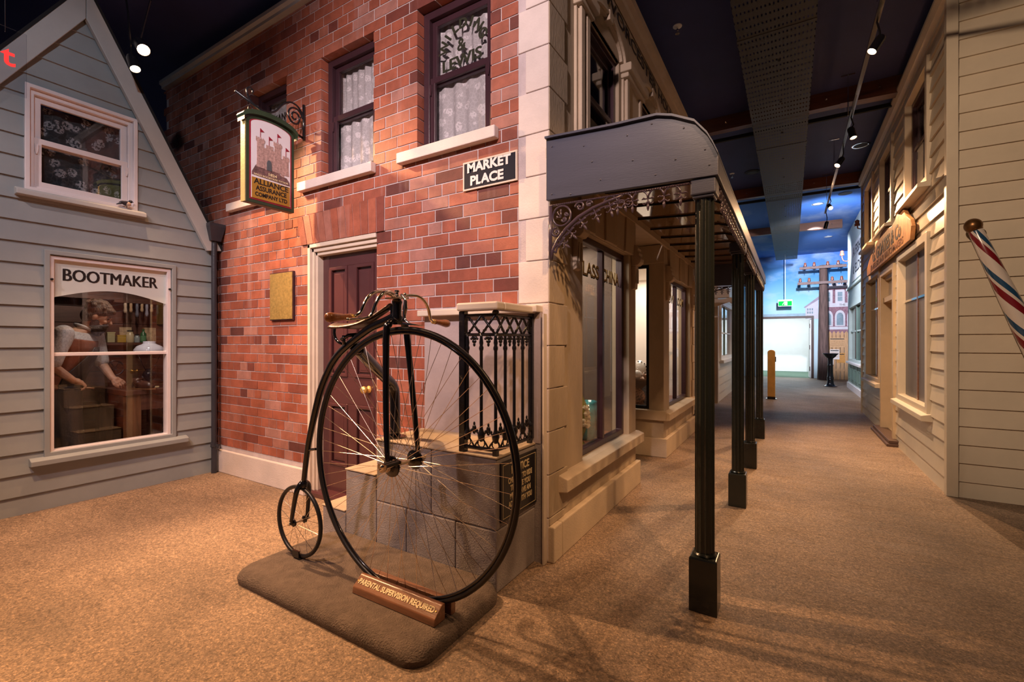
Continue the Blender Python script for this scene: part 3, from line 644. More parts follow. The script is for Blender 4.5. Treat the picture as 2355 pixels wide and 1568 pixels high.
# wrought bracket
br = MB()
br.tube([(XS,2.485,3.44),(XS,2.485,3.13)], .012, 8).tube([(XS,2.485,3.145),(XS,2.2,3.2),(XS,1.9,3.295)], .010, 8)
cur = [(2.475,3.30)]
sp = [(2.40+.075*(1-k/40)*math.cos(k*.36+.2), 3.30+.085*(1-k/40)*math.sin(k*.36+.2)) for k in range(33)][::-1]
br.ctube([(XS,a,z) for a,z in sp]+[(XS,2.478,3.33),(XS,2.46,3.37),(XS,2.42,3.405),(XS,2.36,3.41),(XS,2.29,3.36),(XS,2.22,3.27),(XS,2.14,3.235),(XS,2.05,3.25),(XS,2.0,3.30),(XS,1.99,3.345),(XS,2.01,3.37),(XS,2.035,3.36),(XS,2.035,3.335)], .008, 8)
br.obj('bracket', M['iron'], hs, smooth=True)
for a, z in ((2.02,3.2),(2.33,3.14)): MB().tube([(XS,a+.018*math.cos(k*PI/8),z+.03*math.sin(k*PI/8)) for k in range(16)], .005, 6, closed=True).obj('hanging_ring', M['iron'], hs, smooth=True)
# ------------------------------------------------------------------ concrete steps
stp = thing('concrete_steps', 'grey concrete block steps with white capped landing in front of brick wall', 'steps', (-2,2.25,0))
g = .0015
for x0,x1,z0,z1 in ((-2.26,-1.80,.335,.72),(-1.80,-1.34,.335,.72),(-2.26,-2.0,0,.335),(-2.0,-1.62,0,.335),(-1.62,-1.34,0,.335),(-2.555,-2.26,0,.49),(-2.80,-2.555,0,.205)):
    MB().box(x0+g,x1-g,2.04,2.47,z0+(g if z0 else 0),z1-.0).obj('concrete_block', M['concrete'], stp, bevel=.008)
for x0,x1,z in ((-2.265,-1.335,.72),(-2.56,-2.265,.49),(-2.805,-2.56,.205)):
    MB().box(x0,x1,2.035,2.47,z,z+.012).obj('tread', M['concrete_t'], stp, bevel=.005)
MB().box(-2.237,-1.30,2.465,2.498,.73,1.53).obj('rendered_panel', M['render'], stp)
MB().box(-2.26,-1.30,2.41,2.499,1.53,1.572).obj('wall_cap', M['cream'], stp, bevel=.006)
MB().box(-1.345,-1.285,2.47,2.4975,.0,.73).obj('end_return', M['concrete'], stp)
MB().box(-1.283,-1.272,2.455,2.495,.0,1.52).obj('corner_strip', M['cream'], stp)
# ------------------------------------------------------------------ iron railing
rl = thing('iron_railing', 'black cast iron stair railing under a white cap rail', 'railing', (-1.4,2.2,.73))
MB().box(-1.60,-1.325,2.02,2.10,1.522,1.567).box(-1.405,-1.325,2.1,2.462,1.522,1.567).obj('cap_rail', M['cream'], rl, bevel=.01)
MB().box(-1.60,-1.562,2.045,2.083,.732,1.522).obj('end_post', M['iron'], rl, bevel=.003)
RX = -1.362; RY = 2.063
bal = MB().lathe([(.0085,0),(.014,.01),(.021,.03),(.021,.045),(.013,.06),(.0095,.075),(.009,.5),(.013,.51),(.013,.52),(.009,.53),(.012,.545),(.008,.575),(.008,.60)], n=10).mesh('baluster'); bal.materials.append(M['iron'])
for p in bal.polygons: p.use_smooth = True
orn = MB(); 
for q in (-1,1):
    orn.tube([(0,0,.0),(.012*q,0,.02),(.032*q,0,.045),(.030*q,0,.075),(.012*q,0,.09),(0,0,.075)], .0055, 6)
orn.ell((0,0,.105),(.014,.010,.02),8,6).ell((-.017,0,.092),(.010,.008,.010),8,5).ell((.017,0,.092),(.010,.008,.010),8,5).ell((-.034,0,.055),(.009,.008,.009),8,5).ell((.034,0,.055),(.009,.008,.009),8,5).ell((0,0,.13),(.007,.006,.012),8,5)
orn = orn.mesh('palmette'); orn.materials.append(M['iron'])
drop = MB().ell((0,0,-.012),(.022,.010,.012),8,5).ell((0,0,-.032),(.016,.009,.012),8,5).ell((0,0,-.05),(.008,.007,.012),8,5).ell((-.02,0,-.018),(.008,.007,.007),8,5).ell((.02,0,-.018),(.008,.007,.007),8,5).mesh('pendant'); drop.materials.append(M['iron'])
xb = MB()
for q in (-1,1):
    xb.tube([(-.047,0,.055*q),(0,0,0),(.047,0,-.055*q)], .0075, 6)
    for w in (-1,1):
        xb.tube([(.024*w,0,.028*q),(.024*w+.012,0,.028*q)], [.006,.004], 6).tube([(.024*w,0,.028*q),(.024*w-.012,0,.028*q)], [.006,.004], 6)
xb = xb.mesh('lattice'); xb.materials.append(M['iron'])
for me in (orn, drop, xb):
    for p in me.polygons: p.use_smooth = True
pos = [((-1.552+.095*i, RY), 0) for i in range(2)]+[((RX, RY), 0)]+[((RX, RY+.097*i), 1) for i in range(1,5)]
for (x,y), s in pos: inst('baluster', bal, rl, (x,y,.80))
mids = [(-1.552+.0475, RY, 0), (-1.457+.0475, RY, 0)]+[(RX, RY+.097*(i+.5), PI/2) for i in range(4)]
for x,y,r in mids:
    inst('palmette', orn, rl, (x,y,.765), (0,0,r)); inst('pendant', drop, rl, (x,y,1.385), (0,0,r)); inst('lattice', xb, rl, (x,y,1.443), (0,0,r))
for (x,y), s in pos: inst('palmette', orn, rl, (x,y,.752), (0,0,PI/2*s), (.7,.7,.7))
for z,r in ((1.39,.009),(1.497,.009),(.762,.011)):
    MB().tube([(-1.585,RY,z),(RX,RY,z),(RX,2.46,z)], r, 8).obj('rail_bar', M['iron'], rl)
for x,y in ((RX,RY),(RX,2.44)): MB().box(x-.013,x+.013,y-.013,y+.013,.732,.765).obj('foot', M['iron'], rl); 
MB().lathe([(.014,0),(.02,.012),(.012,.022)], (RX,RY,1.5), n=10).obj('collar', M['iron'], rl)
MB().box(-1.375,-1.345,2.445,2.463,.76,1.522).obj('wall_post', M['iron'], rl)
# ------------------------------------------------------------------ NOTICE board on the end of the steps
PN = PXp(-1.34)
nb = thing('notice_board', 'black notice board with gold lettering on the end of the steps', 'sign', (-1.335,2.28,.53))
MB().pbox(PN,2.068,2.465,.372,.695,.0005,.012).obj('board', M['black_sign'], nb)
MB().frame(PN,2.083,2.450,.387,.680,.0025,.012,.0135).obj('gold_line', M['gold2'], nb)
for s, z, sz, w in (('NOTICE',.635,.062,.20),('CHILDREN TO RIDE',.579,.042,.27),('THIS BIKE YOU',.536,.042,.225),('MUST HAVE AN',.492,.042,.235),('ADULT WITH YOU',.447,.042,.265)):
    text(s, sz, M['gold2'], nb, (-1.34+.0135,2.27,z), (0,1,0), (0,0,1), .0006, w, .0016)
# ------------------------------------------------------------------ plinth under the bicycle
def rrect(x0,x1,y0,y1,r,n=7):
    o = []
    for cx,cy,a in ((x1-r,y0+r,-90),(x1-r,y1-r,0),(x0+r,y1-r,90),(x0+r,y0+r,180)):
        for i in range(n+1): t = math.radians(a+90*i/n); o.append((cx+r*math.cos(t),cy+r*math.sin(t)))
    return o
pl = MB(); layers = []
for z,k in ((0,0),(.03,-.004),(.05,.006),(.064,.022),(.072,.045),(.075,.085)):
    layers.append([(x,y,z) for x,y in rrect(-2.70+k,-1.29-k,1.375+k,2.034,.10)])
nn = len(layers[0])
for Lr in layers: pl.v += Lr
for i in range(len(layers)-1):
    for k in range(nn): pl.f.append((i*nn+k,i*nn+(k+1)%nn,(i+1)*nn+(k+1)%nn,(i+1)*nn+k))
pl.f += [tuple(range(nn))[::-1], tuple((len(layers)-1)*nn+k for k in range(nn))]
tag(pl.obj('display_plinth', M['plinth'], smooth=2), 'low rough brown display plinth with rounded edges under the bicycle', 'plinth')
# ------------------------------------------------------------------ PARENTAL SUPERVISION block
ps = thing('wooden_sign_block', 'varnished wooden wheel block lettered PARENTAL SUPERVISION REQUIRED', 'sign', (-1.63,1.59,.075))
MB().prism([(1.555,.0755),(1.632,.0755),(1.632,.150),(1.612,.150),(1.56,.108)], lambda a,z,o: (o,a,z), -1.90, -1.355).obj('block', M['signwood'], ps, bevel=.004)
MB().box(-1.905,-1.35,1.668,1.70,.0755,.14).box(-1.66,-1.56,1.632,1.668,.0755,.079).obj('rear_block', M['signwood'], ps, bevel=.004)
v0, v1 = Vector((0,1.56,.108)), Vector((0,1.612,.150)); up = (v1-v0).normalized()
text('PARENTAL SUPERVISION REQUIRED', .036, M['gold2'], ps, (-1.63,1.5855,.1305), (1,0,0), up, .0008, .50, .0012)
for x in (-1.885,-1.37): MB().lathe([(.004,0),(.004,.002)], (x,1.5855,.1298), (0,-up.z,up.y), 8).obj('screw', M['brass'], ps)
# ------------------------------------------------------------------ penny-farthing
HX, HY, HZ, HR = -1.635, 1.65, .752, .675
bk = thing('bicycle', 'black penny-farthing bicycle with wooden handles on the plinth', 'bicycle', (HX,HY,.077))
ci = lambda cx, cz, r, n: [(cx+r*math.cos(2*PI*k/n), HY, cz+r*math.sin(2*PI*k/n)) for k in range(n)]
fw = MB().tube(ci(HX,HZ,HR-.013,96), .013, 10, closed=True).obj('front_wheel', M['rubber'], bk, smooth=True, label='large black front wheel')
MB().tube(ci(HX,HZ,HR-.031,96), .0085, 8, closed=True).obj('rim', M['bike'], fw, smooth=True)
sm = MB().tube([(0,0,.045),(0,0,HR-.030)], .0013, 5).mesh('spoke'); sm.materials.append(M['spoke'])
ns = 60
for k in range(ns):
    s = -1 if k % 2 else 1; a = 2*PI*k/ns+.03; ta = a+(.09 if (k//2) % 2 else -.09)
    p0 = Vector((HX+.046*math.cos(ta), HY+.075*s, HZ+.046*math.sin(ta))); p1 = Vector((HX+(HR-.034)*math.cos(a), HY, HZ+(HR-.034)*math.sin(a)))
    d = p1-p0; sc = d.length/(HR-.075)
    o = inst('spoke', sm, fw, p0-d.normalized()*.045*sc, d.to_track_quat('Z','Y').to_euler(), (1,1,sc))
for s in (-1,1):
    MB().lathe([(.012,-.03),(.02,-.012),(.048,-.006),(.052,0),(.050,.006),(.03,.010),(.022,.02),(.016,.03)], (HX,HY+.078*s,HZ), (0,s,0), 24).obj('hub_flange', M['bike'], bk, smooth=2)
MB().tube([(HX,HY-.125,HZ),(HX,HY+.125,HZ)], .009, 12).obj('axle', M['nickel'], bk, smooth=2)
# forks
for s in (-1,1):
    MB().ctube([(HX-.045,HY+.03*s,1.455),(HX-.047,HY+.052*s,1.435),(HX-.046,HY+.07*s,1.38),(HX-.02,HY+.096*s,1.0),(HX,HY+.105*s,.76)], [.015,.017,.017,.015,.012], 12).obj('fork_blade', M['bike'], bk, smooth=True)
    MB().lathe([(.019,-.014),(.022,-.008),(.022,.008),(.019,.014)], (HX,HY+.107*s,HZ), (0,s,0), 16).obj('bearing', M['nickel'], bk, smooth=2)
MB().tube([(HX-.045,HY-.035,1.455),(HX-.045,HY+.035,1.455)], .02, 12).obj('fork_crown', M['bike'], bk, smooth=2)
hd = MB().lathe([(.022,0),(.027,.012),(.024,.03),(.023,.08),(.027,.095),(.022,.105)], (HX-.045,HY,1.455), n=18).obj('steering_head', M['bike'], bk, smooth=2)
MB().lathe([(.012,.105),(.034,.108),(.034,.114),(.014,.118),(.014,.128),(.009,.13),(.009,.142),(.013,.144),(.013,.152),(.006,.156)], (HX-.045,HY,1.455), n=14).obj('head_nut', M['nickel'], hd, smooth=2)
# cranks and pedals
for s, dx, dz in ((-1,.105,.05),(1,-.105,-.05)):
    cr = MB().tube([(HX-dx*.12,HY+.132*s,HZ-dz*.12),(HX+dx,HY+.135*s,HZ+dz)], [.013,.009], 10).obj('crank', M['nickel'], bk, smooth=2)
    MB().lathe([(.017,-.012),(.017,.012)], (HX,HY+.132*s,HZ), (0,s,0), 14).obj('crank_boss', M['nickel'], cr)
    y0, y1 = (HY+.14*s, HY+.235*s)
    for q in (-1,1): MB().tube([(HX+dx+.012*q,y0+.012*s,HZ+dz),(HX+dx+.012*q,y1-.008*s,HZ+dz)], .009, 10).obj('pedal_rubber', M['rubber'], cr, smooth=2)
    for y in (y0+.006*s,y1): MB().box(HX+dx-.026,HX+dx+.026,y-.003,y+.003,HZ+dz-.010,HZ+dz+.010).obj('pedal_plate', M['nickel'], cr)
    MB().lathe([(.009,0),(.011,.006),(.004,.014)], (HX+dx,y1,HZ+dz), (0,s,0), 10).obj('pedal_cap', M['nickel'], cr, smooth=2)
# backbone
bb = [(-1.672,1.512),(-1.70,1.478),(-1.76,1.455),(-1.879,1.418),(-2.063,1.322),(-2.16,1.25),(-2.225,1.169),(-2.28,1.075),(-2.32,.975),(-2.36,.86),(-2.388,.77),(-2.412,.67),(-2.432,.56),(-2.44,.52)]
MB().ctube([(x,HY,z) for x,z in bb], [.02,.022,.022,.022,.021,.021,.02,.02,.019,.018,.017,.016,.015,.014], 14).obj('backbone', M['bike'], bk, smooth=True)
MB().tube([(-2.40,HY,.72),(-2.325,HY,.735)], .008, 8).obj('mud_bracket', M['bike'], bk)
# rear wheel
RXc, RZc, RR = -2.482, .290, .213
rwl = MB().tube([(RXc+(RR-.012)*math.cos(2*PI*k/56), HY, RZc+(RR-.012)*math.sin(2*PI*k/56)) for k in range(56)], .012, 10, closed=True).obj('rear_wheel', M['rubber'], bk, smooth=True, label='small black rear wheel')
sm2 = MB().tube([(0,0,.02),(0,0,RR-.02)], .0013, 5).mesh('spoke'); sm2.materials.append(M['spoke'])
for k in range(20):
    s = -1 if k % 2 else 1; a = 2*PI*k/20+.1
    p0 = Vector((RXc, HY+.035*s, RZc)); p1 = Vector((RXc+(RR-.02)*math.cos(a), HY, RZc+(RR-.02)*math.sin(a))); d = p1-p0
    inst('spoke', sm2, rwl, p0, d.to_track_quat('Z','Y').to_euler(), (1,1,d.length/(RR-.02)))
for s in (-1,1):
    MB().lathe([(.010,-.012),(.021,-.005),(.021,.005),(.012,.012)], (RXc,HY+.035*s,RZc), (0,s,0), 16).obj('hub_flange', M['bike'], bk, smooth=2)
    MB().ctube([(-2.438,HY+.004*s,.53),(-2.442,HY+.03*s,.505),(-2.452,HY+.043*s,.45),(RXc,HY+.052*s,RZc)], [.016,.016,.014,.011], 10).obj('rear_fork', M['bike'], bk, smooth=True)
MB().tube([(RXc,HY-.07,RZc),(RXc,HY+.07,RZc)], .007, 10).obj('axle', M['nickel'], bk)
MB().lathe([(.02,0),(.021,.03),(.017,.036)], (-2.437,HY,.50), (.14,0,1), 14).obj('fork_lug', M['bike'], bk, smooth=2)
MB().box(RXc-.035,RXc+.035,HY-.016,HY+.016,.0755,.084).box(RXc-.03,RXc+.03,HY-.024,HY-.015,.084,.125).obj('wheel_clamp', M['bike'], bk)
# handlebar (bars bow down to turned wooden grips)
HBX = HX-.045
for s in (-1,1):
    pts = [(HBX,HY+.012*s,1.572),(HBX+.004,HY+.07*s,1.588),(HBX+.012,HY+.13*s,1.590),(HBX+.016,HY+.18*s,1.570),(HBX+.014,HY+.215*s,1.53),(HBX+.008,HY+.235*s,1.485),(HBX+.0,HY+.255*s,1.468),(HBX-.002,HY+.28*s,1.462)]
    hb = MB().ctube(pts, .0085, 10).obj('handlebar', M['nickel'], bk, smooth=True)
    MB().lathe([(.012,0),(.015,.01),(.013,.02),(.014,.04),(.02,.085),(.0225,.105),(.019,.122),(.008,.13)], pts[-1], (-.01,s,-.07), 16).obj('wooden_grip', M['grip'], hb, smooth=True)
    MB().lathe([(.013,-.012),(.014,0),(.012,.004)], pts[-1], (-.01,s,-.07), 12).obj('ferrule', M['brass'], hb, smooth=2)
# brake lever (runs beside the near bar) and spoon brake
MB().ctube([(HBX+.03,HY-.05,1.585),(HBX+.05,HY-.10,1.592),(HBX+.062,HY-.15,1.575),(HBX+.058,HY-.185,1.535),(HBX+.05,HY-.205,1.48),(HBX+.045,HY-.235,1.458),(HBX+.042,HY-.33,1.448)], [.007,.009,.009,.009,.008,.007,.006], 8).obj('brake_lever', M['nickel'], bk, smooth=True)
MB().lathe([(.006,-.008),(.009,0),(.006,.008)], (HBX+.042,HY-.33,1.448), (0,1,0), 10).obj('lever_tip', M['nickel'], bk, smooth=True)
MB().ctube([(HBX+.03,HY+.0,1.585),(HBX+.055,HY,1.56),(HBX+.057,HY,1.52),(HBX+.05,HY,1.48),(HBX+.058,HY,1.455),(HBX+.085,HY,1.438)], [.007,.008,.012,.009,.010,.008], 8).obj('brake_plunger', M['nickel'], bk, smooth=True)
MB().prism([(HBX+.045,1.434),(HBX+.16,1.427),(HBX+.16,1.432),(HBX+.10,1.442),(HBX+.05,1.448)], lambda a,z,o: (a,HY+o,z), -.016, .016).obj('brake_spoon', M['nickel'], bk, bevel=.003)
MB().box(HBX-.05,HBX+.05,HY-.035,HY+.035,1.562,1.572).obj('bar_clamp', M['nickel'], bk, bevel=.004)
for x,y in ((-.03,-.045),(.03,-.06),(.035,.02)): MB().ell((HBX+x,HY+y,1.588),(.008,.008,.008),8,6).obj('bolt', M['nickel'], bk, smooth=True)
# saddle on its springs
def sad(u, v):
    x = -1.725-.415*u; w = (.028+.058*min(1,max(0,(u-.25)/.6))**1.1)*(1 if u < .93 else math.sqrt(max(0,1-((u-.93)/.075)**2)))
    y = (v*2-1)*w; z = 1.545-.105*math.sin(min(1,u*1.15)*PI/2)+.03*max(0,u-.5)*1.2-.030*(abs(v*2-1)**2.2)*(.5+u*.5)
    return (x, HY+y, z)
sd = MB().grid(sad, 24, 12).obj('saddle', M['leather'], bk, smooth=True); so = sd.modifiers.new('t','SOLIDIFY'); so.thickness = .006
MB().ctube([(-2.12,HY,1.452),(-2.155,HY,1.43),(-2.16,HY,1.39),(-2.135,HY,1.355),(-2.085,HY,1.338),(-2.04,HY,1.352)], .009, 8).obj('saddle_spring', M['bike'], bk, smooth=True)
MB().ctube([(-1.74,HY,1.515),(-1.80,HY,1.492),(-1.9,HY,1.46),(-2.05,HY,1.44),(-2.12,HY,1.447)], .006, 8).obj('saddle_rail', M['bike'], bk, smooth=True)
MB().tube([(-2.06,HY-.035,1.362),(-2.02,HY-.02,1.385),(-1.99,HY+.03,1.392)], .010, 8).tube([(-2.045,HY-.028,1.335),(-2.045,HY-.03,1.385)], .009, 8).obj('spring_clamp', M['bike'], bk, smooth=True)
MB().box(-1.715,-1.69,HY-.012,HY+.012,1.47,1.53).obj('spring_clip', M['bike'], bk)
# ------------------------------------------------------------------ stand pole bolted to the steps
sp = thing('support_pole', 'thick black bent steel pole holding the bicycle to the steps', 'support', (-2.17,2.16,.732))
MB().ctube([(-2.035,1.70,1.315),(-2.10,1.86,1.22),(-2.165,2.03,1.125),(-2.18,2.10,1.07),(-2.185,2.125,1.0),(-2.185,2.13,.735)], .034, 16).obj('pole', M['bike'], sp, smooth=True)
MB().lathe([(.07,0),(.07,.008),(.04,.012)], (-2.185,2.13,.7325), n=24).obj('base_flange', M['bike'], sp, smooth=2)
MB().box(-2.06,-2.01,1.672,1.71,1.285,1.345).obj('clamp', M['bike'], sp, bevel=.004)
# ------------------------------------------------------------------ stone arcade side of the corner building (faces +X)
XA = -1.27; PA = PXp(XA)
W1 = (3.05,4.15,.50,2.15); W2 = (5.78,7.12,.53,2.15)
UW = [(3.18,3.86,2.70,3.77),(4.50,5.18,2.70,3.77),(5.82,6.50,2.70,3.77)]
ws = MB(); holes(ws, PA, 2.62, 4.36, 0, 2.55, [W1], 0, -.16); holes(ws, PA, 5.5, 7.4, 0, 2.55, [W2], 0, -.16); holes(ws, PA, 2.62, 7.4, 2.55, 4.15, UW, 0, -.16)
SB = (-1.95,-1.44,.55,2.27); PS = PY(5.5)
holes(ws, PS, -2.6, XA-.16, 0, 2.55, [SB], 0, -.12)          # side of the far bay
ws.box(-2.6,-1.43,4.24,4.36,0,2.55)                          # return of the near bay
ws.box(-2.72,-2.6,4.24,5.62,0,2.55).box(-2.72,-1.43,7.28,7.4,0,2.55)
wa = ws.obj('wall_arcade', M['stone'], kind='structure'); tag(wa, 'tan stone arcade wall of the corner building beside the verandah', 'wall')
MB().box(-2.6,-1.28,4.36,5.5,2.50,2.55).obj('soffit', M['stone'], wa)
MB().box(-1.4,-1.28,2.63,7.4,4.15,4.3).obj('parapet', M['stone'], wa)
for y0,y1 in ((2.62,4.38),(5.48,7.42)): MB().pbox(PA,y0,y1,0,.22,.0,.045).obj('base_course', M['stone2'], wa, bevel=.008)
MB().pbox(PA,2.497,2.62,0,.22,-.05,.045).obj('base_course', M['stone2'], wa, bevel=.008)
MB().pbox(PS,-2.6,-1.225,0,.22,.0,.045).obj('base_course', M['stone2'], wa, bevel=.008)
# side faces of the corner quoins
for i in range(len(tops)-1):
    z0, z1 = tops[i], tops[i+1]
    if z1 < .23: continue
    MB().box(XA-.01,-1.256,2.50,2.62+(.145 if i % 2 == 0 else .10),max(.22,z0)+.003,z1-.003).obj('quoin', M['stone'], wa, bevel=.004)
for i in range(9):
    z0 = .25+i*.264; w = .14 if i % 2 else .10
    if z0 < 2.3: MB().pbox(PA,7.4-w,7.402,z0+.003,min(z0+.261,2.5),.0,.018).obj('quoin', M['stone2'], wa, bevel=.004)
def shopfront(y0, y1, z0, z1, name, label, words):
    t = thing(name, label, 'window', (XA,(y0+y1)/2,z0), kind='structure')
    MB().frame(PA,y0,y1,z0,z1,.05,-.11,-.05).obj('frame', M['plum'], t, bevel=.005)
    ym = (y0+y1)/2+.03
    MB().pbox(PA,ym-.022,ym+.022,z0+.05,z1-.05,-.105,-.055).obj('mullion', M['plum'], t, bevel=.004)
    MB().pbox(PA,y0+.05,ym-.022,z0+.05,z1-.05,-.084,-.079).obj('pane', M['glass'], t); MB().pbox(PA,ym+.022,y1-.05,z0+.05,z1-.05,-.084,-.079).obj('pane', M['glass'], t)
    MB().prism([(0,z0-.11),(.075,z0-.10),(.075,z0-.02),(.02,z0),(-.11,z0+.002),(-.11,z0-.11)], lambda a,z,o: (XA+a,o,z), y0-.42 if y0 < 4 else y0-.30, y1+.24).obj('sill', M['stone2'], t, bevel=.005)
    for s, yc, w in words:
        text(s, .15, M['blackletter'], t, (XA-.0775,yc+.008,1.905), (0,1,0), (0,0,1), .001, w*1.03, .005); text(s, .15, M['gold'], t, (XA-.075,yc,1.91), (0,1,0), (0,0,1), .001, w, .001)
    # flat arch of splayed stones with keystones
    for k in range(5):
        f = (k-2)/2; wv = (y1-y0+.1)/5; yc = (y0+y1)/2+(k-2)*wv; sl = .05*f
        p = [(yc-wv/2+.003+(-.02 if k == 2 else 0),z1+.002),(yc+wv/2-.003+(.02 if k == 2 else 0),z1+.002),(yc+wv/2-.003+sl+.015,2.50),(yc-wv/2+.003+sl-.015,2.50)]
        MB().prism(p, PA, .0, .014+(.016 if k % 2 == 0 else 0)).obj('voussoir', M['stone2'] if k % 2 else M['stone'], t, bevel=.004)
    for yc in (y0-.13, y1+.13):
        c = MB(); c.prism([(.0,2.06),(.06,2.065),(.085,2.09),(.09,2.12),(.07,2.15),(.075,2.175),(.06,2.20),(.065,2.22),(.05,2.25),(0,2.26)][::-1], lambda a,z,o: (XA+a,o,z), yc-.055, yc+.055)
        c.prism([(0,1.84),(.03,1.85),(.04,2.06),(0,2.06)], lambda a,z,o: (XA+a,o,z), yc-.045, yc+.045); c.obj('corbel', M['stone2'], t, bevel=.005)
        MB().pbox(PA,yc-.03,yc-.012,1.9,2.03,.038,.045).pbox(PA,yc+.012,yc+.03,1.9,2.03,.038,.045).obj('glyph', M['stone'], t)
    return t
shopfront(*W1, 'window_4', 'tall dark framed shop window lettered GLASS and CHINA under the verandah', [('GLASS',3.34,.46),('CHINA',3.87,.42)])
shopfront(*W2, 'window_5', 'tall dark framed shop window lettered SHOW ROOM in the far bay', [('SHOW',6.15,.5),('ROOM',6.78,.5)])
w6 = thing('window_6', 'narrow black framed display window in the side of the far bay', 'window', (-1.7,5.5,.55), kind='structure')
MB().frame(PS,SB[0],SB[1],SB[2],SB[3],.035,-.06,-.01).obj('frame', M['dark'], w6); MB().pbox(PS,SB[0]+.035,SB[1]-.035,SB[2]+.035,SB[3]-.035,-.035,-.03).obj('pane', M['glass'], w6)
MB().pbox(PS,-2.4,-1.235,.43,.545,.0,.06).obj('sill', M['stone2'], w6, bevel=.005); MB().pbox(PS,-2.4,-1.26,2.28,2.49,.0,.03).obj('lintel', M['stone2'], w6)
# rooms behind the shop windows
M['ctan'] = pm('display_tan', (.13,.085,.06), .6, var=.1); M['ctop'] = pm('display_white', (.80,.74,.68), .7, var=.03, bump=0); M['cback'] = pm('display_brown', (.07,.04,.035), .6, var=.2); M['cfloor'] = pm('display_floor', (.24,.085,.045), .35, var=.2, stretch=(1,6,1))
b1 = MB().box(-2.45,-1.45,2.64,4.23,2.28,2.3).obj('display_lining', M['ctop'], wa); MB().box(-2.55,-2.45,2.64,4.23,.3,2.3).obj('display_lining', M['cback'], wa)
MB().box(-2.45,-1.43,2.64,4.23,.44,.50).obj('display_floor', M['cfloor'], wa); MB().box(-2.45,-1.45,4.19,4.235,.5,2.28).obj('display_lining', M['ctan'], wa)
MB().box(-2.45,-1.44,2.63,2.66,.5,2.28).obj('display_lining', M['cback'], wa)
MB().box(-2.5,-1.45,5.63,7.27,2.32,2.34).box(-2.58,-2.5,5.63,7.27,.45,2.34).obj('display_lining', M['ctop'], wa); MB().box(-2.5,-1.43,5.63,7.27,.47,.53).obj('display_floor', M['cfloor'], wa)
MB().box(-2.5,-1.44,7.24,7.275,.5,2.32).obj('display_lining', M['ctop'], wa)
for loc, sy in (((-1.9,3.45,2.27),1.2), ((-1.9,6.4,2.31),1.3)):
    l = bpy.data.lights.new('display_light','AREA'); l.shape = 'RECTANGLE'; l.size = .5; l.size_y = sy; l.energy = 15 if loc[1] < 5 else 14; l.color = (1,.86,.70); o = bpy.data.objects.new('display_light', l); COL.objects.link(o); o.location = loc
# things on display
M['teal'] = pm('turquoise_glaze', (.03,.24,.26), .12, var=.6, scale=9, bump=.02, coat=.6); M['artg'] = pm('leaf_green_glaze', (.26,.24,.06), .25, var=.45, scale=9, bump=.1, coat=.3); M['artf'] = pm('flower_glaze', (.50,.42,.28), .4, var=.4, scale=40, bump=.8, bscale=60)
vs_ = thing('glazed_vase', 'large turquoise glazed vase in the near shop window', 'vase', (-1.50,3.74,.5))
MB().lathe([(.06,0),(.085,.03),(.115,.13),(.122,.21),(.105,.29),(.082,.315),(.082,.335),(.076,.335),(.074,.315)], (-1.51,3.74,.501), n=28).obj('body', M['teal'], vs_, smooth=True)
vs2 = thing('flower_vase', 'green and yellow flower encrusted vase in the near shop window', 'vase', (-1.47,3.46,.5))
MB().lathe([(.05,0),(.055,.02),(.03,.05),(.04,.08),(.07,.16),(.08,.24),(.07,.33),(.04,.40),(.025,.45),(.022,.47)], (-1.475,3.46,.501), n=24).obj('body', M['artg'], vs2, smooth=True)
fl_ = MB(); rr = random.Random(5)
for k in range(46):
    a = rr.uniform(0,2*PI); z = rr.uniform(.17,.33); r0 = .10 if z < .28 else .085
    fl_.ell((-1.475+r0*.8*math.cos(a),3.46+r0*.8*math.sin(a),.5+z),(.022,.022,.02),6,4)
fl_.obj('flowers', M['artf'], vs2, kind='stuff')
MB().tube([(-1.475,3.47,.96),(-1.475,3.49,1.0),(-1.475,3.52,1.03)], [.014,.011,.004], 8).obj('spout', M['ctop'], vs2, smooth=True)
cb = thing('display_cabinet', 'dark timber display cabinet inside the near shop window', 'cabinet', (-2.2,3.5,.5))
MB().box(-2.43,-2.15,2.75,3.25,.501,1.9).box(-2.43,-2.15,3.7,4.1,.501,1.5).obj('carcase', M['dwood'], cb, bevel=.005)
for z in (.95,1.4): MB().box(-2.43,-2.12,3.25,3.7,z,z+.02).obj('shelf', M['dwood'], cb)
pf = thing('framed_picture', 'framed picture hanging at the back of the near shop window', 'picture', (-2.44,3.5,1.65))
MB().frame(PXp(-2.45),3.30,3.66,1.5,1.95,.03,.001,.02).obj('frame', M['gold'], pf); MB().pbox(PXp(-2.45),3.33,3.63,1.53,1.92,.001,.008).obj('canvas', pm('picture_blue', (.10,.14,.17), .5, var=.6, scale=8), pf)
lm = thing('table_lamp', 'cream shaded table lamp in the near shop window', 'lamp', (-2.0,3.45,.5))
MB().lathe([(.07,0),(.07,.02),(.02,.05),(.02,.55),(.012,.56),(.012,.75)], (-2.0,3.45,.501), n=16).obj('stand', M['brass'], lm, smooth=2)
MB().lathe([(.11,.62),(.12,.64),(.12,.78),(.10,.80)], (-2.0,3.45,.501), n=24, caps=False).obj('lamp_shade', pm('lamp_cream', (.7,.6,.45), .6, emit=(1,.75,.45), es=.6), lm, smooth=2)
M['china'] = pm('white_china', (.75,.70,.66), .15, var=.05, bump=0, coat=.5); M['imari'] = pm('imari_pattern', (.35,.17,.10), .2, var=.95, scale=45, bump=0, coat=.5); M['bluew'] = pm('blue_white_china', (.38,.42,.52), .2, var=.6, scale=50, bump=0, coat=.4)
sh = thing('display_shelf', 'varnished shelf carrying china in the far bay window', 'shelf', (-1.8,5.9,.5))
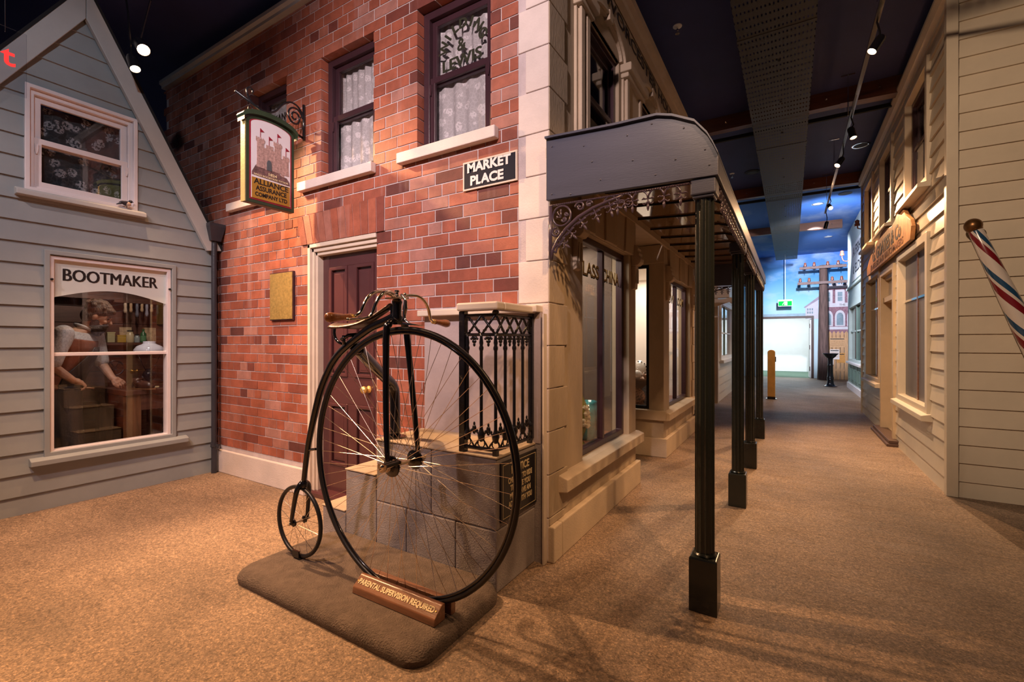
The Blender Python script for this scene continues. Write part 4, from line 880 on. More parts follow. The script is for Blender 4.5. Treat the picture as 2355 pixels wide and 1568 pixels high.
MB().box(-2.3,-1.50,5.72,6.15,.865,.885).obj('board', M['signwood'], sh); MB().box(-2.3,-1.55,6.13,6.15,.531,.865).obj('back_panel', M['signwood'], sh)
def plate(x, y, z, r, m, label, rim=None):
    t = thing('china_plate', label, 'plate', (x,y,z), group='china in the far bay window')
    c = Vector((x,y,z+r*.97)); d = Vector((.15,-1,.22)).normalized()
    MB().lathe([(0,.010),(r*.62,.010),(r*.66,.004),(r,-.012),(r,-.018),(r*.6,-.004),(0,-.004)], c, d, 28, caps=False).obj('dish', m, t, smooth=True)
    if rim:
        u = d.orthogonal().normalized(); w = d.cross(u)
        for k in range(14):
            a = 2*PI*k/14; q = c+(u*math.cos(a)+w*math.sin(a))*r*.86+d*.0
            MB().lathe([(r*.07,-.004),(r*.07,.003)], q, d, 8).obj('rim_spot', rim, t)
plate(-1.70,5.98,.886,.115,M['china'],'white plate with dark spotted rim on the upper shelf',M['dark']); plate(-1.505,6.03,.886,.075,M['bluew'],'small blue patterned plate on the upper shelf'); plate(-1.70,5.86,.532,.115,M['imari'],'brown patterned plate standing below the shelf'); plate(-1.53,5.95,.532,.14,M['bluew'],'large blue patterned plate standing below the shelf')
tp = thing('teapot', 'white china teapot on the upper shelf of the far bay', 'teapot', (-1.67,5.82,.886), group='china in the far bay window')
MB().lathe([(.03,0),(.045,.02),(.055,.05),(.045,.085),(.02,.10),(.008,.108),(.012,.118),(.004,.126)], (-1.67,5.82,.8855), n=20).obj('body', M['china'], tp, smooth=True)
MB().tube([(-1.62,5.82,.92),(-1.595,5.82,.94),(-1.585,5.82,.965)], [.012,.009,.006], 8).obj('spout', M['china'], tp, smooth=True); MB().tube([(-1.715,5.82,.965),(-1.745,5.82,.95),(-1.74,5.82,.92),(-1.715,5.82,.91)], .006, 8).obj('handle', M['china'], tp, smooth=True)
for x,y,m,lb in ((-1.56,5.80,M['imari'],'small patterned cup on the upper shelf'),(-1.80,5.80,M['imari'],'small patterned bowl beside the teapot')):
    tag(MB().lathe([(.018,0),(.02,.008),(.034,.03),(.038,.055),(.034,.055),(.03,.03),(.0,.012)], (x,y,.8855), n=18).obj('china_cup', m, smooth=True), lb, 'cup', 'china in the far bay window')
# ---------------- upper floor: arched windows, pilasters, lettered frieze
for i, h in enumerate(UW):
    t = sash_window('window_%d'%(7+i), PA, h[0], h[1], h[2], h[3], 3.22, .06, M['plum'], ['dark arched upstairs window nearest the white corner stones','dark arched upstairs window between two pilasters','dark arched upstairs window above the verandah end'][i], glass='glass_dark')
    yc = (h[0]+h[1])/2
    def el(r, rz, n=20): return [(yc+r*math.cos(PI*k/n), 3.77+rz*math.sin(PI*k/n)) for k in range(n+1)]
    for r0,r1,o in ((.34,.38,.03),(.38,.42,.05),(.42,.45,.025)):
        a_, b_ = el(r1,r1*.46), el(r0,r0*.46); q = MB()
        for k in range(20): q.prism([a_[k],a_[k+1],b_[k+1],b_[k]], PA, 0, o)
        q.obj('arch_moulding', M['stone2'], t)
    MB().prism(el(.335,.335*.45)+[], PA, -.02, .006).obj('tympanum', M['stone'], t)
    MB().pbox(PA,yc-.04,yc+.04,3.90,3.98,0,.055).obj('keystone', M['stone2'], t, bevel=.005)
    MB().box(-1.9,-1.45,h[0]-.02,h[1]+.02,2.66,3.9).obj('room_lining', M['dark'], t)
    if i == 0:
        MB().pbox(PA,h[0]+.1,h[1]-.1,2.8,3.12,-.079,-.076).obj('blind', M['cream'], t)
        text('L', .16, M['blackletter'], t, (XA-.0755,(h[0]+h[1])/2-.18,2.96), (0,1,0), (0,0,1), .001, None, .003); text('A', .16, M['blackletter'], t, (XA-.0755,(h[0]+h[1])/2-.03,2.96), (0,1,0), (0,0,1), .001, None, .003)
for y0,y1 in ((2.90,3.10),(3.93,4.43),(5.25,5.75),(6.57,7.07)):
    t = wa
    MB().pbox(PA,y0,y1,2.55,3.66,0,.02).pbox(PA,y0+.03,y1-.03,2.55,3.66,.02,.03).obj('pilaster', M['stone2'], t)
    for a in ((y0+.02,y0+.08),(y1-.08,y1-.02)): MB().pbox(PA,a[0],a[1],2.6,3.66,.03,.05).obj('pilaster_strip', M['stone2'], t, bevel=.005)
    MB().pbox(PA,y0-.02,y1+.02,3.66,3.70,0,.07).pbox(PA,y0-.04,y1+.04,3.70,3.77,0,.10).obj('capital', M['stone2'], t, bevel=.008)
text('WORCESTER HOUSE', .15, M['blackletter'], wa, (XA+.004,4.80,4.14), (0,1,0), (0,0,1), .002, 2.62, .0015)
MB().prism([(0,4.24),(.05,4.25),(.06,4.28),(.10,4.29),(.11,4.34),(0,4.34)], lambda a,z,o: (XA+a,o,z), 2.50, 7.42).obj('cornice', M['stone2'], wa)
# ------------------------------------------------------------------ verandah
vr = thing('verandah_roof', 'slate blue bullnose verandah roof with iron lace along the shop fronts', 'verandah', (-.8,4.9,2.2))
prof = [(-1.24,2.55),(-.814,2.525),(-.591,2.520),(-.514,2.497),(-.408,2.443),(-.350,2.37),(-.322,2.315),(-.300,2.262)]
for y in (2.42, 7.36):
    MB().prism([(-1.24,2.19),(-.300,2.164)]+prof[::-1], lambda a,z,o: (a,o,z), y, y+.03).obj('end_panel', M['slate'], vr, bevel=.003)
rib_ = prof[::-1]+[(x,z-.006) for x,z in prof]
out_ = [(x*1.0,z+.012) for x,z in prof]; MB().prism(out_+prof[::-1], lambda a,z,o: (a,o,z), 2.40, 7.41).obj('roof_sheet', M['slate'], vr)
cc = [(-1.235,2.548),(-.814,2.523),(-.591,2.518),(-.52,2.497),(-.42,2.443),(-.36,2.37),(-.335,2.30)]
M['lining'] = pm('varnished_lining', (.20,.115,.062), .10, var=.25, scale=5, bump=.02, stretch=(6,.8,1), coat=.8, spec=.8)
ry = [2.46]+[2.97+.45*k for k in range(10)]+[7.35]
for i in range(len(ry)-1):
    lo = [(x,z-.03) for x,z in cc]; hi = [(x,z-.015) for x,z in cc]
    MB().prism(lo+hi[::-1], lambda a,z,o: (a,o,z), ry[i]+.001, ry[i+1]-.001).obj('lining_panel', M['lining'], vr)
    if i: 
        MB().prism([(x,z-.044) for x,z in cc]+[(x,z-.031) for x,z in cc][::-1], lambda a,z,o: (a,o,z), ry[i]-.008, ry[i]+.008).obj('roof_rib', M['dark'], vr)
MB().box(-1.262,-1.235,2.46,7.35,2.46,2.52).obj('wall_plate', M['stone2'], vr)
MB().box(-.335,-.300,2.45,7.36,2.165,2.262).obj('fascia_beam', M['slate'], vr, bevel=.004)
for k, (x,z) in enumerate([(-1.20,2.22),(-1.20,2.5),(-1.0,2.46),(-.9,2.25),(-.75,2.46),(-.62,2.49),(-.72,2.32),(-.6,2.22),(-.5,2.28),(-.46,2.43),(-.36,2.3),(-.34,2.22),(-1.08,2.2),(-.95,2.36)]):
    MB().lathe([(.005,0),(.005,.002),(.002,.004)], (x,2.4195,z), (0,-1,0), 8).obj('nail', M['slate'], vr)
# iron lace
M['lacei'] = pm('plum_black_iron', (.060,.042,.060), .22, var=.15, bump=.1, bscale=120, coat=.3)
def fleur(mb, x, z, s=1, ang=0):
    ca, sa = math.cos(ang), math.sin(ang)
    T = lambda a, b: (x+s*(a*ca-b*sa), 0, z+s*(a*sa+b*ca))
    mb.tube([T(0,0),T(0,-.032)], [.0035*s,.003*s], 6)
    mb.tube([T(0,-.022),T(0,-.030),T(0,-.044),T(0,-.052)], [.003*s,.0065*s,.005*s,.001*s], 6)
    for q in (-1,1):
        mb.tube([T(0,-.012),T(.008*q,-.020),T(.016*q,-.024),T(.022*q,-.018)], [.003*s,.0032*s,.003*s,.0022*s], 6)
        mb.tube([T(0,0),T(.010*q,-.002),T(.018*q,.001),T(.026*q,-.003)], [.003*s,.003*s,.005*s,.0015*s], 6)
PIT = .0825
un = MB(); un.tube([(-PIT/2,0,-.042)]+[(-PIT/2*math.cos(PI*k/8),0,-.042+.044*math.sin(PI*k/8)) for k in range(1,8)]+[(PIT/2,0,-.042)], .0055, 6)
fleur(un, PIT/2, -.042, 1.3)
un = un.mesh('fringe_drop'); un.materials.append(M['lacei'])
for p in un.polygons: p.use_smooth = True
lf = thing('iron_lace_fringe', 'black cast iron lace fringe and corner bracket under the verandah end panel', 'iron lace', (-.8,2.44,2.15))
YL = 2.437
for k in range(5): inst('fringe_drop', un, lf, (-.85+PIT*k, YL, 2.152))
MB().tube([(-1.222,YL,2.158),(-.436,YL,2.150)], .0065, 6).obj('beaded_rail', M['lacei'], lf, smooth=True)
bd_ = MB()
for k in range(60): bd_.ell((-1.20+k*.0131,YL-.006,2.1585-.008*k/60),(.004,.004,.004),6,4)
bd_.obj('beading', M['lacei'], lf, kind='stuff')
bq = MB()
bq.tube([(-1.218,YL,2.155),(-1.218,YL,1.838)], .011, 8)
A = [(-1.212,1.838),(-1.205,1.89),(-1.17,1.95),(-1.115,2.01),(-1.04,2.065),(-.95,2.105),(-.86,2.13),(-.78,2.148)]
bq.tube([(x,YL,z) for x,z in A], [.010,.010,.011,.012,.012,.011,.009,.007], 8)
bq.tube([(-1.145+.058*math.cos(2*PI*k/28),YL,2.088+.058*math.sin(2*PI*k/28)) for k in range(28)], .006, 6, closed=True)
def curl(mb, x, z, r, a0, turns, sgn=1, th=.006):
    n = 26; mb.tube([(x+r*(1-.72*k/n)*math.cos(a0+sgn*turns*2*PI*k/n),YL,z+r*(1-.72*k/n)*math.sin(a0+sgn*turns*2*PI*k/n)) for k in range(n+1)], th, 6)
    mb.ell((x,YL,z),(.008,.006,.008),8,6)
curl(bq, -1.03, 2.125, .030, PI, 1.2, -1); curl(bq, -.975, 2.132, .02, 0, 1.1, 1); curl(bq, -1.18, 1.995, .030, PI/2, 1.2, 1); curl(bq, -1.19, 1.925, .018, PI/2, 1.1, -1); curl(bq, -1.128, 2.066, .016, PI, 1.1, 1); curl(bq, -1.115, 2.095, .012, 0, 1.1, -1)
for a,b in ((-1.17,2.11),(-1.15,2.12),(-1.175,2.085)): bq.tube([(-1.15,YL,2.08),(a,YL,b)], [.003,.004], 6).ell((a,YL,b),(.006,.004,.010),8,5)
bq.obj('corner_bracket', M['lacei'], lf, smooth=True)
for i in range(6):
    p = A[i+1]; q = A[i+2] if i+2 < len(A) else A[-1]
    cx, cz = (p[0]+q[0])/2, (p[1]+q[1])/2; an = math.atan2(q[1]-p[1], q[0]-p[0])
    cu = MB(); r = math.hypot(q[0]-p[0],q[1]-p[1])/2
    T = lambda a, b: (cx+a*math.cos(an)-b*math.sin(an), YL, cz+a*math.sin(an)+b*math.cos(an))
    cu.tube([T(-r,-.006)]+[T(-r*math.cos(PI*k/8),-.012-.02*0+.014*math.sin(PI*k/8)-.022) for k in range(1,8)]+[T(r,-.03)], .0055, 6)
    tmp = MB(); fleur(tmp, T(r,-.03)[0], T(r,-.03)[2], 1.3, an*.9)
    cu.add([(v[0],YL,v[2]) if False else (v[0],YL+v[1],v[2]) for v in tmp.v], tmp.f)
    cu.obj('cusp', M['lacei'], lf, smooth=True)
ls = thing('iron_lace_fringe', 'black cast iron lace fringe along the outer verandah beam', 'iron lace', (-.318,4.9,2.15))
PYS = [2.49,4.20,5.54,7.29]
MB().tube([(-.318,2.56,2.158),(-.318,4.13,2.158)], .0065, 6).tube([(-.318,4.27,2.158),(-.318,5.47,2.158)], .0065, 6).tube([(-.318,5.61,2.158),(-.318,7.22,2.158)], .0065, 6).obj('beaded_rail', M['lacei'], ls, smooth=True)
for i in range(3):
    y = PYS[i]+.115; e = PYS[i+1]-.115; n = int((e-y)/PIT); pt = (e-y)/n
    for k in range(n): inst('fringe_drop', un, ls, (-.318,y+pt*(k+.5),2.152), (0,0,PI/2), (pt/PIT,1,1))
le = thing('iron_lace_fringe', 'black cast iron lace fringe across the far verandah end', 'iron lace', (-.8,7.34,2.15))
for k in range(8): inst('fringe_drop', un, le, (-1.15+PIT*k,7.345,2.152))
MB().tube([(-1.22,7.345,2.158),(-.44,7.345,2.158)], .0065, 6).tube([(-1.218,7.345,2.155),(-1.218,7.345,1.84)], .011, 8).tube([(x,7.345,z) for x,z in A], .010, 8).tube([(-1.145+.058*math.cos(2*PI*k/28),7.345,2.088+.058*math.sin(2*PI*k/28)) for k in range(28)], .006, 6, closed=True).obj('corner_bracket', M['lacei'], le, smooth=True)
# posts
def fluted(r, n=12):
    o = []
    for k in range(n*4):
        a = 2*PI*k/(n*4); q = r*(1-.13*abs(math.sin(n*a/2+PI/2))**.7); o.append((q*math.cos(a), q*math.sin(a)))
    return o
vp = thing('verandah_post', 'fluted dark iron verandah post beside the bicycle', 'post', (-.37,PYS[0],0), group='verandah posts')
def mkpost(vp, y):
    x = -.372
    MB().add([(x+dx*k,y+dy*k,z) for z,k in ((0,1),(.262,1),(.272,.93)) for dx,dy in ((-.066,-.066),(.066,-.066),(.066,.066),(-.066,.066))], [(3,2,1,0),(0,1,5,4),(1,2,6,5),(2,3,7,6),(3,0,4,7),(4,5,9,8),(5,6,10,9),(6,7,11,10),(7,4,8,11),(8,9,10,11)]).obj('base', M['post'], vp, bevel=.004)
    f = fluted(.047); n = len(f)
    m = MB(); m.v = [(x+a,y+b,.272) for a,b in f]+[(x+a*.96,y+b*.96,2.075) for a,b in f]; m.f = [(k,(k+1)%n,n+(k+1)%n,n+k) for k in range(n)]+[tuple(range(n))[::-1],tuple(range(n,2*n))]
    m.obj('shaft', M['post'], vp, smooth=2)
    MB().lathe([(.052,0),(.056,.008),(.05,.016)], (x,y,.272), n=24).obj('collar', M['post'], vp, smooth=2)
    MB().box(x-.06,x+.06,y-.06,y+.06,2.085,2.164).box(x-.052,x+.052,y-.052,y+.052,2.07,2.085).obj('cap', M['slate'] if y < 3 else M['post'], vp, bevel=.008)
mkpost(vp, PYS[0])
for y, lb in zip(PYS[1:], ('fluted dark iron verandah post between the two shop bays','fluted dark iron verandah post at the near edge of the far bay','fluted dark iron verandah post at the far end of the verandah')): dup(vp, (-.37,y,0), lb)
# ------------------------------------------------------------------ grey weatherboard cottage with the bootmaker's window (faces +X)
XL = -5.15; PL = PXp(XL)
AP = (1.42,4.36)
def gspan(z):
    if z <= 2.36: return (-.3, 2.45)
    t = z-2.36; return (.20+t/1.665, 2.45-t/1.94)
LW = (1.205,2.06,.44,2.05); LU = (1.09,1.765,2.56,3.36)
w_ = holes(MB(), PL, -.3, 2.45, 0, 2.36, [LW], -.004, -.10)
def tri(mb, z0, z1, hs):
    zz = sorted({z0, z1, *[h for h in (LU[2],LU[3])]})
    for i in range(len(zz)-1):
        (a0,a1),(b0,b1) = gspan(zz[i]), gspan(min(zz[i+1],4.3)); zc = (zz[i]+zz[i+1])/2
        if LU[2] < zc < LU[3]:
            mb.prism([(a0,zz[i]),(LU[0],zz[i]),(LU[0],zz[i+1]),(min(b0,LU[0]),zz[i+1])], PL, -.004, -.1); mb.prism([(LU[1],zz[i]),(a1,zz[i]),(b1,zz[i+1]),(LU[1],zz[i+1])], PL, -.004, -.1)
        else: mb.prism([(a0,zz[i]),(a1,zz[i]),(b1,zz[i+1]),(b0,zz[i+1])], PL, -.004, -.1)
tri(w_, 2.36, 4.25, None)
wl_ = w_.obj('wall_left', M['wb_left'], kind='structure'); tag(wl_, 'grey weatherboard gable wall of the bootmaker cottage', 'wall')
boards(wl_, PL, gspan, .0, 4.2, .166, [(1.175,2.10,.42,2.095),(1.07,1.785,2.54,3.385)], M['wb_left'], first=.145)
# barge boards and roof
rf = thing('gable_roof', 'pale grey barge boards and dark roof of the cottage gable', 'roof', (-5.6,1.42,2.4))
MB().prism([(2.50,2.30),(1.42,4.36),(1.42,4.08),(2.36,2.28)], PL, .03, .075).obj('barge_board', M['wb_trim'], rf, bevel=.004)
MB().prism([(.17,2.30),(.30,2.28),(1.417,4.08),(1.417,4.36)], PL, .03, .075).obj('barge_board', M['wb_trim'], rf, bevel=.004)
MB().prism([(2.52,2.30),(1.42,4.40),(1.42,4.36),(2.49,2.30)], PL, -1.6, .08).obj('roof_slope', M['dark'], rf); MB().prism([(.15,2.30),(.18,2.30),(1.42,4.36),(1.42,4.40)], PL, -1.6, .08).obj('roof_slope', M['dark'], rf)
# rainwater pipe
dp = thing('downpipe', 'dark grey rainwater pipe with square hopper between cottage and brick wall', 'downpipe', (-5.08,2.43,0))
MB().tube([(-5.075,2.42,0.002),(-5.075,2.42,2.40)], .026, 14).obj('pipe', pm('charcoal_paint', (.035,.035,.045), .35), dp, smooth=2)
MB().add([(-5.075+sx*k,2.42+sy*k,z) for z,k in ((2.385,.045),(2.53,.075),(2.56,.075)) for sx,sy in ((-1,-1),(1,-1),(1,1),(-1,1))], [(3,2,1,0),(0,1,5,4),(1,2,6,5),(2,3,7,6),(3,0,4,7),(4,5,9,8),(5,6,10,9),(6,7,11,10),(7,4,8,11),(8,9,10,11)]).obj('hopper', bpy.data.materials['charcoal_paint'], dp)
MB().lathe([(.034,0),(.034,.04)], (-5.075,2.42,.27), n=14).box(-5.06,-4.99,2.41,2.43,.28,.30).obj('pipe_bracket', bpy.data.materials['charcoal_paint'], dp)
# lower window
w11 = thing('window_11', 'large white framed shop window lettered BOOTMAKER', 'window', (XL,1.63,.44), kind='structure')
MB().frame(PL,1.175,2.10,.42,2.095,.035,-.02,.032).obj('casing', M['wb_left'], w11, bevel=.004)
MB().frame(PL,1.208,2.062,.435,2.055,.03,-.08,.012).obj('frame', M['white'], w11, bevel=.004)
MB().pbox(PL,1.235,2.035,1.232,1.262,-.05,-.01).obj('transom', M['white'], w11, bevel=.005)
MB().prism([(-.09,.355),(.075,.365),(.075,.405),(.03,.425),(-.09,.43)], lambda a,z,o: (XL+a,o,z), 1.09, 2.19).obj('sill', M['wb_left'], w11, bevel=.004)
MB().pbox(PL,1.237,2.033,1.262,2.026,-.034,-.030).obj('pane', M['glass'], w11); MB().pbox(PL,1.237,2.033,.464,1.232,-.034,-.030).obj('pane', M['glass'], w11)
M['milk'] = pm('milk_glass', (.66,.70,.66), .15, var=.03, bump=0)
MB().prism([(1.237,2.026),(1.237,1.715)]+[(1.237+.796*k/16, 1.715+.085*math.sin(PI*k/16)) for k in range(1,16)]+[(2.033,1.715),(2.033,2.026)], PL, -.029, -.027).obj('name_panel', M['milk'], w11)
for k_, dy_ in enumerate((-.0035,0,.0035)): text('BOOTMAKER', .145, M['blackletter'], w11, (XL-.026+.0003*k_,1.632+dy_,1.905), (0,1,0), (0,0,1), .001, .662, 0)
for y in (1.222,2.048): MB().lathe([(.009,0),(.009,.015),(.005,.02)], (XL+.012,y,1.86), (1,0,0), 10).obj('pivot_screw', M['dark'], w11)
# upper window
w10 = sash_window('window_10', PL, LU[0], LU[1], LU[2], LU[3], 2.955, .03, M['white'], 'white sash window with dark lace curtain in the cottage gable', fw=.035, sw=.045)
MB().frame(PL,1.065,1.79,2.545,3.39,.03,-.03,.035).obj('casing', M['white'], w10, bevel=.004)
MB().prism([(-.06,2.49),(.085,2.495),(.085,2.53),(.03,2.555),(-.06,2.56)], lambda a,z,o: (XL+a,o,z), 1.01, 1.84).obj('sill', M['wb_trim'], w10, bevel=.004)
MB().box(-5.62,-5.58,1.0,1.9,2.45,3.4).box(-5.6,-5.28,1.0,1.03,2.45,3.4).box(-5.6,-5.28,1.84,1.87,2.45,3.4).obj('room_lining', M['dark'], w10)
wavy(PL, 1.14, 1.71, 2.99, 3.30, -.14, 4, .016, 'lace_curtain', M['lace_g'], 'grey flowered lace curtain in the upper sash of the cottage gable', 'cottage lace curtains', 21)
wavy(PL, 1.14, 1.71, 2.60, 2.98, -.13, 4, .016, 'lace_curtain', M['lace_g'], 'grey flowered lace curtain in the lower sash of the cottage gable', 'cottage lace curtains', 22)
# bird on the sill
bi = thing('bird', 'small model swallow with dark back and pale breast perched on the gable window sill', 'bird', (-5.09,1.70,2.553))
M['bd'] = pm('bird_blue_black', (.030,.028,.04), .5); M['bb'] = pm('bird_buff', (.55,.38,.28), .7)
bm_ = MB(); bm_.ell((-5.09,1.695,2.592),(.018,.032,.022),14,10).ell((-5.09,1.727,2.616),(.014,.016,.014),12,8).tube([(-5.09,1.69,2.60),(-5.09,1.655,2.585),(-5.09,1.625,2.568)], [.014,.010,.003], 8)
bm_.obj('body', M['bd'], bi, smooth=True); MB().ell((-5.084,1.708,2.588),(.016,.022,.020),12,8).obj('breast', M['bb'], bi, smooth=True)
MB().tube([(-5.09,1.741,2.617),(-5.09,1.752,2.614)], [.004,.0008], 6).obj('beak', M['bd'], bi)
for q in (-1,1): MB().tube([(-5.09+.006*q,1.70,2.575),(-5.09+.006*q,1.70,2.5545)], .0015, 5).obj('leg', M['bd'], bi); MB().ell((-5.09+.014*q,1.68,2.597),(.005,.034,.012),10,6).obj('wing', M['bd'], bi, smooth=True)
# ------------------------------------------------------------------ bootmaker's workshop
rm = MB().box(-6.45,-6.36,.2,2.44,0,2.4).box(-6.36,-5.26,.2,.24,0,2.4).box(-6.36,-5.26,2.41,2.445,0,2.4).box(-6.36,-5.26,.24,2.41,2.3,2.36).obj('wall_workshop', M['dark'], kind='structure'); tag(rm, 'dark timber walls inside the bootmaker workshop', 'wall')
pk = MB().box(-.012,.012,-1.08,1.08,-.083,.083).mesh('plank'); pk.materials.append(M['dwood'])
for k in range(13): inst('plank', pk, rm, (-6.345,1.325,.09+.172*k))
pk2 = MB().box(-.52,.52,-.01,.01,-.083,.083).mesh('plank'); pk2.materials.append(M['dwood'])
for k in range(13): inst('plank', pk2, rm, (-5.80,2.40,.09+.172*k))
l = bpy.data.lights.new('workshop_light','SPOT'); l.energy = 13; l.spot_size = 2.2; l.spot_blend = .8; l.color = (1,.80,.66); l.shadow_soft_size = .05; o = bpy.data.objects.new('workshop_light', l); COL.objects.link(o); o.location = (-5.32,1.85,2.24); o.rotation_euler = (Vector((-6.0,1.75,1.1))-Vector(o.location)).to_track_quat('-Z','Y').to_euler()
wbn = thing('work_bench', 'heavy timber work bench with square leg inside the bootmaker window', 'bench', (-5.85,2.1,0))
MB().box(-6.3,-5.42,1.80,2.385,.835,.88).obj('top', M['dwood'], wbn, bevel=.004)
for x,y in ((-5.50,1.88),(-5.50,2.33),(-6.22,1.88),(-6.22,2.33)): MB().box(x-.055,x+.055,y-.055,y+.055,0,.835).obj('leg', M['bench'], wbn, bevel=.004)
MB().box(-5.46,-5.44,1.93,2.28,.68,.83).box(-6.2,-5.52,1.84,1.86,.68,.83).obj('apron_rail', M['dwood'], wbn)
for z,y0,lb in ((1.315,1.2,'timber wall shelf of tins and bottles in the workshop'),(1.80,.8,'high timber shelf above the hanging tools in the workshop'),(.70,.6,'low timber shelf at the back of the workshop')): 
    t = thing('wall_shelf', lb, 'shelf', (-6.2,2,z)); MB().box(-6.333,-6.19,y0,2.385,z,z+.028).obj('board', M['dwood'], t)
    for y in (y0+.2,2.2): MB().prism([(-6.333,z),(-6.22,z),(-6.333,z-.1)], lambda a,zz,o: (a,o,zz), y-.01, y+.01).obj('shelf_bracket', M['dwood'], t)
TZ = 1.3435
tn = [('tin',1.945,.033,.10,(.42,.40,.22),'cream tin'),('tin',2.035,.038,.07,(.50,.34,.06),'yellow tin'),('jar',2.115,.036,.12,(.55,.45,.28),'cream label jar'),('jar',2.18,.026,.08,(.30,.36,.38),'clear glass jar'),('bottle',2.237,.028,.15,(.02,.14,.05),'green glass bottle'),('jar',1.86,.03,.09,(.25,.12,.08),'brown jar')]
for kind,y,r,h,c,nmx in tn:
    t = thing('storage_'+kind, nmx+' on the workshop shelf', kind, (-6.25,y,TZ), group='containers on the workshop shelf'); m = pm('container_'+nmx.replace(' ','_'), c, .25, bump=0)
    if kind == 'tin': MB().box(-6.25-r*.7,-6.25+r*.7,y-r,y+r,TZ,TZ+h).obj('body', m, t, bevel=.004); MB().box(-6.25-r*.7-.002,-6.25+r*.7+.002,y-r-.002,y+r+.002,TZ+h,TZ+h+.012).obj('lid', m, t)
    elif kind == 'jar': MB().lathe([(r*.95,0),(r,.01),(r,h*.75),(r*.75,h*.85),(r*.75,h)], (-6.25,y,TZ), n=16).obj('body', m, t, smooth=2); MB().lathe([(r*.8,h),(r*.8,h+.015)], (-6.25,y,TZ), n=16).obj('lid', M['dark'], t)
    else: MB().lathe([(r,0),(r,h*.65),(r*.4,h*.8),(r*.4,h*.95),(r*.5,h)], (-6.25,y,TZ), n=16).obj('body', m, t, smooth=2); MB().lathe([(r*.35,h),(r*.35,h+.02)], (-6.25,y,TZ), n=12).obj('stopper', M['bench'], t); MB().lathe([(r*1.01,h*.12),(r*1.01,h*.5)], (-6.25,y,TZ), n=16).obj('paper_label', pm('bottle_label', (.10,.30,.14), .6), t)
M['card'] = pm('buff_card', (.50,.36,.22), .8, var=.3, scale=30, bump=0)
for y,h,lb in ((2.10,.17,'buff card propped behind the jars'),(2.33,.17,'printed paper packet propped on the workshop shelf')): tag(MB().hexa([(-6.32,y-.055,TZ),(-6.315,y-.055,TZ),(-6.315,y+.055,TZ),(-6.32,y+.055,TZ),(-6.331,y-.055,TZ+h),(-6.326,y-.055,TZ+h),(-6.326,y+.055,TZ+h),(-6.331,y+.055,TZ+h)]).obj('paper_card', M['card']), lb, 'card', 'papers on the workshop shelf')
for k,(y,h,c) in enumerate(((2.05,.12,(.55,.42,.30)),(2.10,.11,(.45,.28,.16)),(2.155,.16,(.14,.14,.18)),(2.20,.10,(.5,.34,.2)),(2.245,.15,(.30,.30,.38)),(2.29,.10,(.55,.40,.25)),(2.345,.13,(.05,.05,.06)))):
    t = thing('hand_tool', ['pale turned handle hanging first from the shelf','short brown handle hanging second under the shelf','dark file hanging under the shelf','brown awl handle hanging under the shelf','grey steel tool hanging under the shelf','pale wooden handle hanging under the shelf','black pincers hanging at the shelf end'][k], 'tool', (-6.22,y,1.79), group='tools hanging in the workshop')
    MB().lathe([(.012,0),(.015,-h*.3),(.012,-h*.5),(.017,-h*.8),(.012,-h)], (-6.18,y,1.785), n=10).obj('handle', pm('tool_wood_%d'%k, c, .4, bump=0), t, smooth=True); MB().tube([(-6.18,y,1.785-h),(-6.18,y,1.785-h-.07)], [.006,.002], 6).obj('blade', M['chrome'], t)
MB().box(-6.19,-6.165,1.95,2.385,1.775,1.80).obj('tool_rail', M['dwood'], bpy.data.objects['wall_workshop'])
# oil lamp
ol = thing('oil_lamp', 'oil lamp with white glass shade on the work bench', 'lamp', (-5.72,2.10,.88))
MB().lathe([(.055,0),(.06,.01),(.03,.03),(.02,.06),(.05,.10),(.06,.13),(.05,.16),(.03,.175),(.03,.19)], (-5.72,2.10,.881), n=20).obj('font', M['iron'], ol, smooth=True)
MB().lathe([(.028,.19),(.032,.24),(.026,.30),(.022,.40),(.022,.52)], (-5.72,2.10,.881), n=16, caps=False).obj('chimney', M['glass'], ol, smooth=True)
MB().lathe([(.128,.345),(.134,.36),(.13,.39),(.105,.425),(.062,.445),(.052,.455),(.056,.47),(.053,.475)], (-5.72,2.10,.881), n=32, caps=False).obj('lamp_shade', pm('white_opal', (.62,.62,.68), .12, bump=0), ol, smooth=True)
MB().tube([(-5.72+.10*math.cos(2*PI*k/24),2.10+.10*math.sin(2*PI*k/24),1.225) for k in range(24)], .004, 6, closed=True).tube([(-5.72,2.2,1.225),(-5.72,2.16,1.12),(-5.72,2.13,1.05)], .004, 6).tube([(-5.72,2.0,1.225),(-5.72,2.04,1.12),(-5.72,2.07,1.05)], .004, 6).obj('shade_ring', M['iron'], ol, smooth=True)
# iron machine with hand wheel
mc = thing('stitching_machine', 'black iron stitching machine with spoked hand wheel behind the man', 'machine', (-6.05,1.93,.88))
MB().tube([(-6.05,1.92+.075*math.cos(2*PI*k/28),1.075+.075*math.sin(2*PI*k/28)) for k in range(28)], .008, 8, closed=True).obj('hand_wheel', M['iron'], mc, smooth=True)
for k in range(6): MB().tube([(-6.05,1.92,1.075),(-6.05,1.92+.07*math.cos(PI*k/3),1.075+.07*math.sin(PI*k/3))], .005, 6).obj('wheel_spoke', M['iron'], mc)
MB().box(-6.18,-6.07,1.88,1.97,.8805,.92).tube([(-6.1,1.92,.92),(-6.1,1.92,1.075),(-6.05,1.92,1.075)], .02, 10).obj('frame', M['iron'], mc)
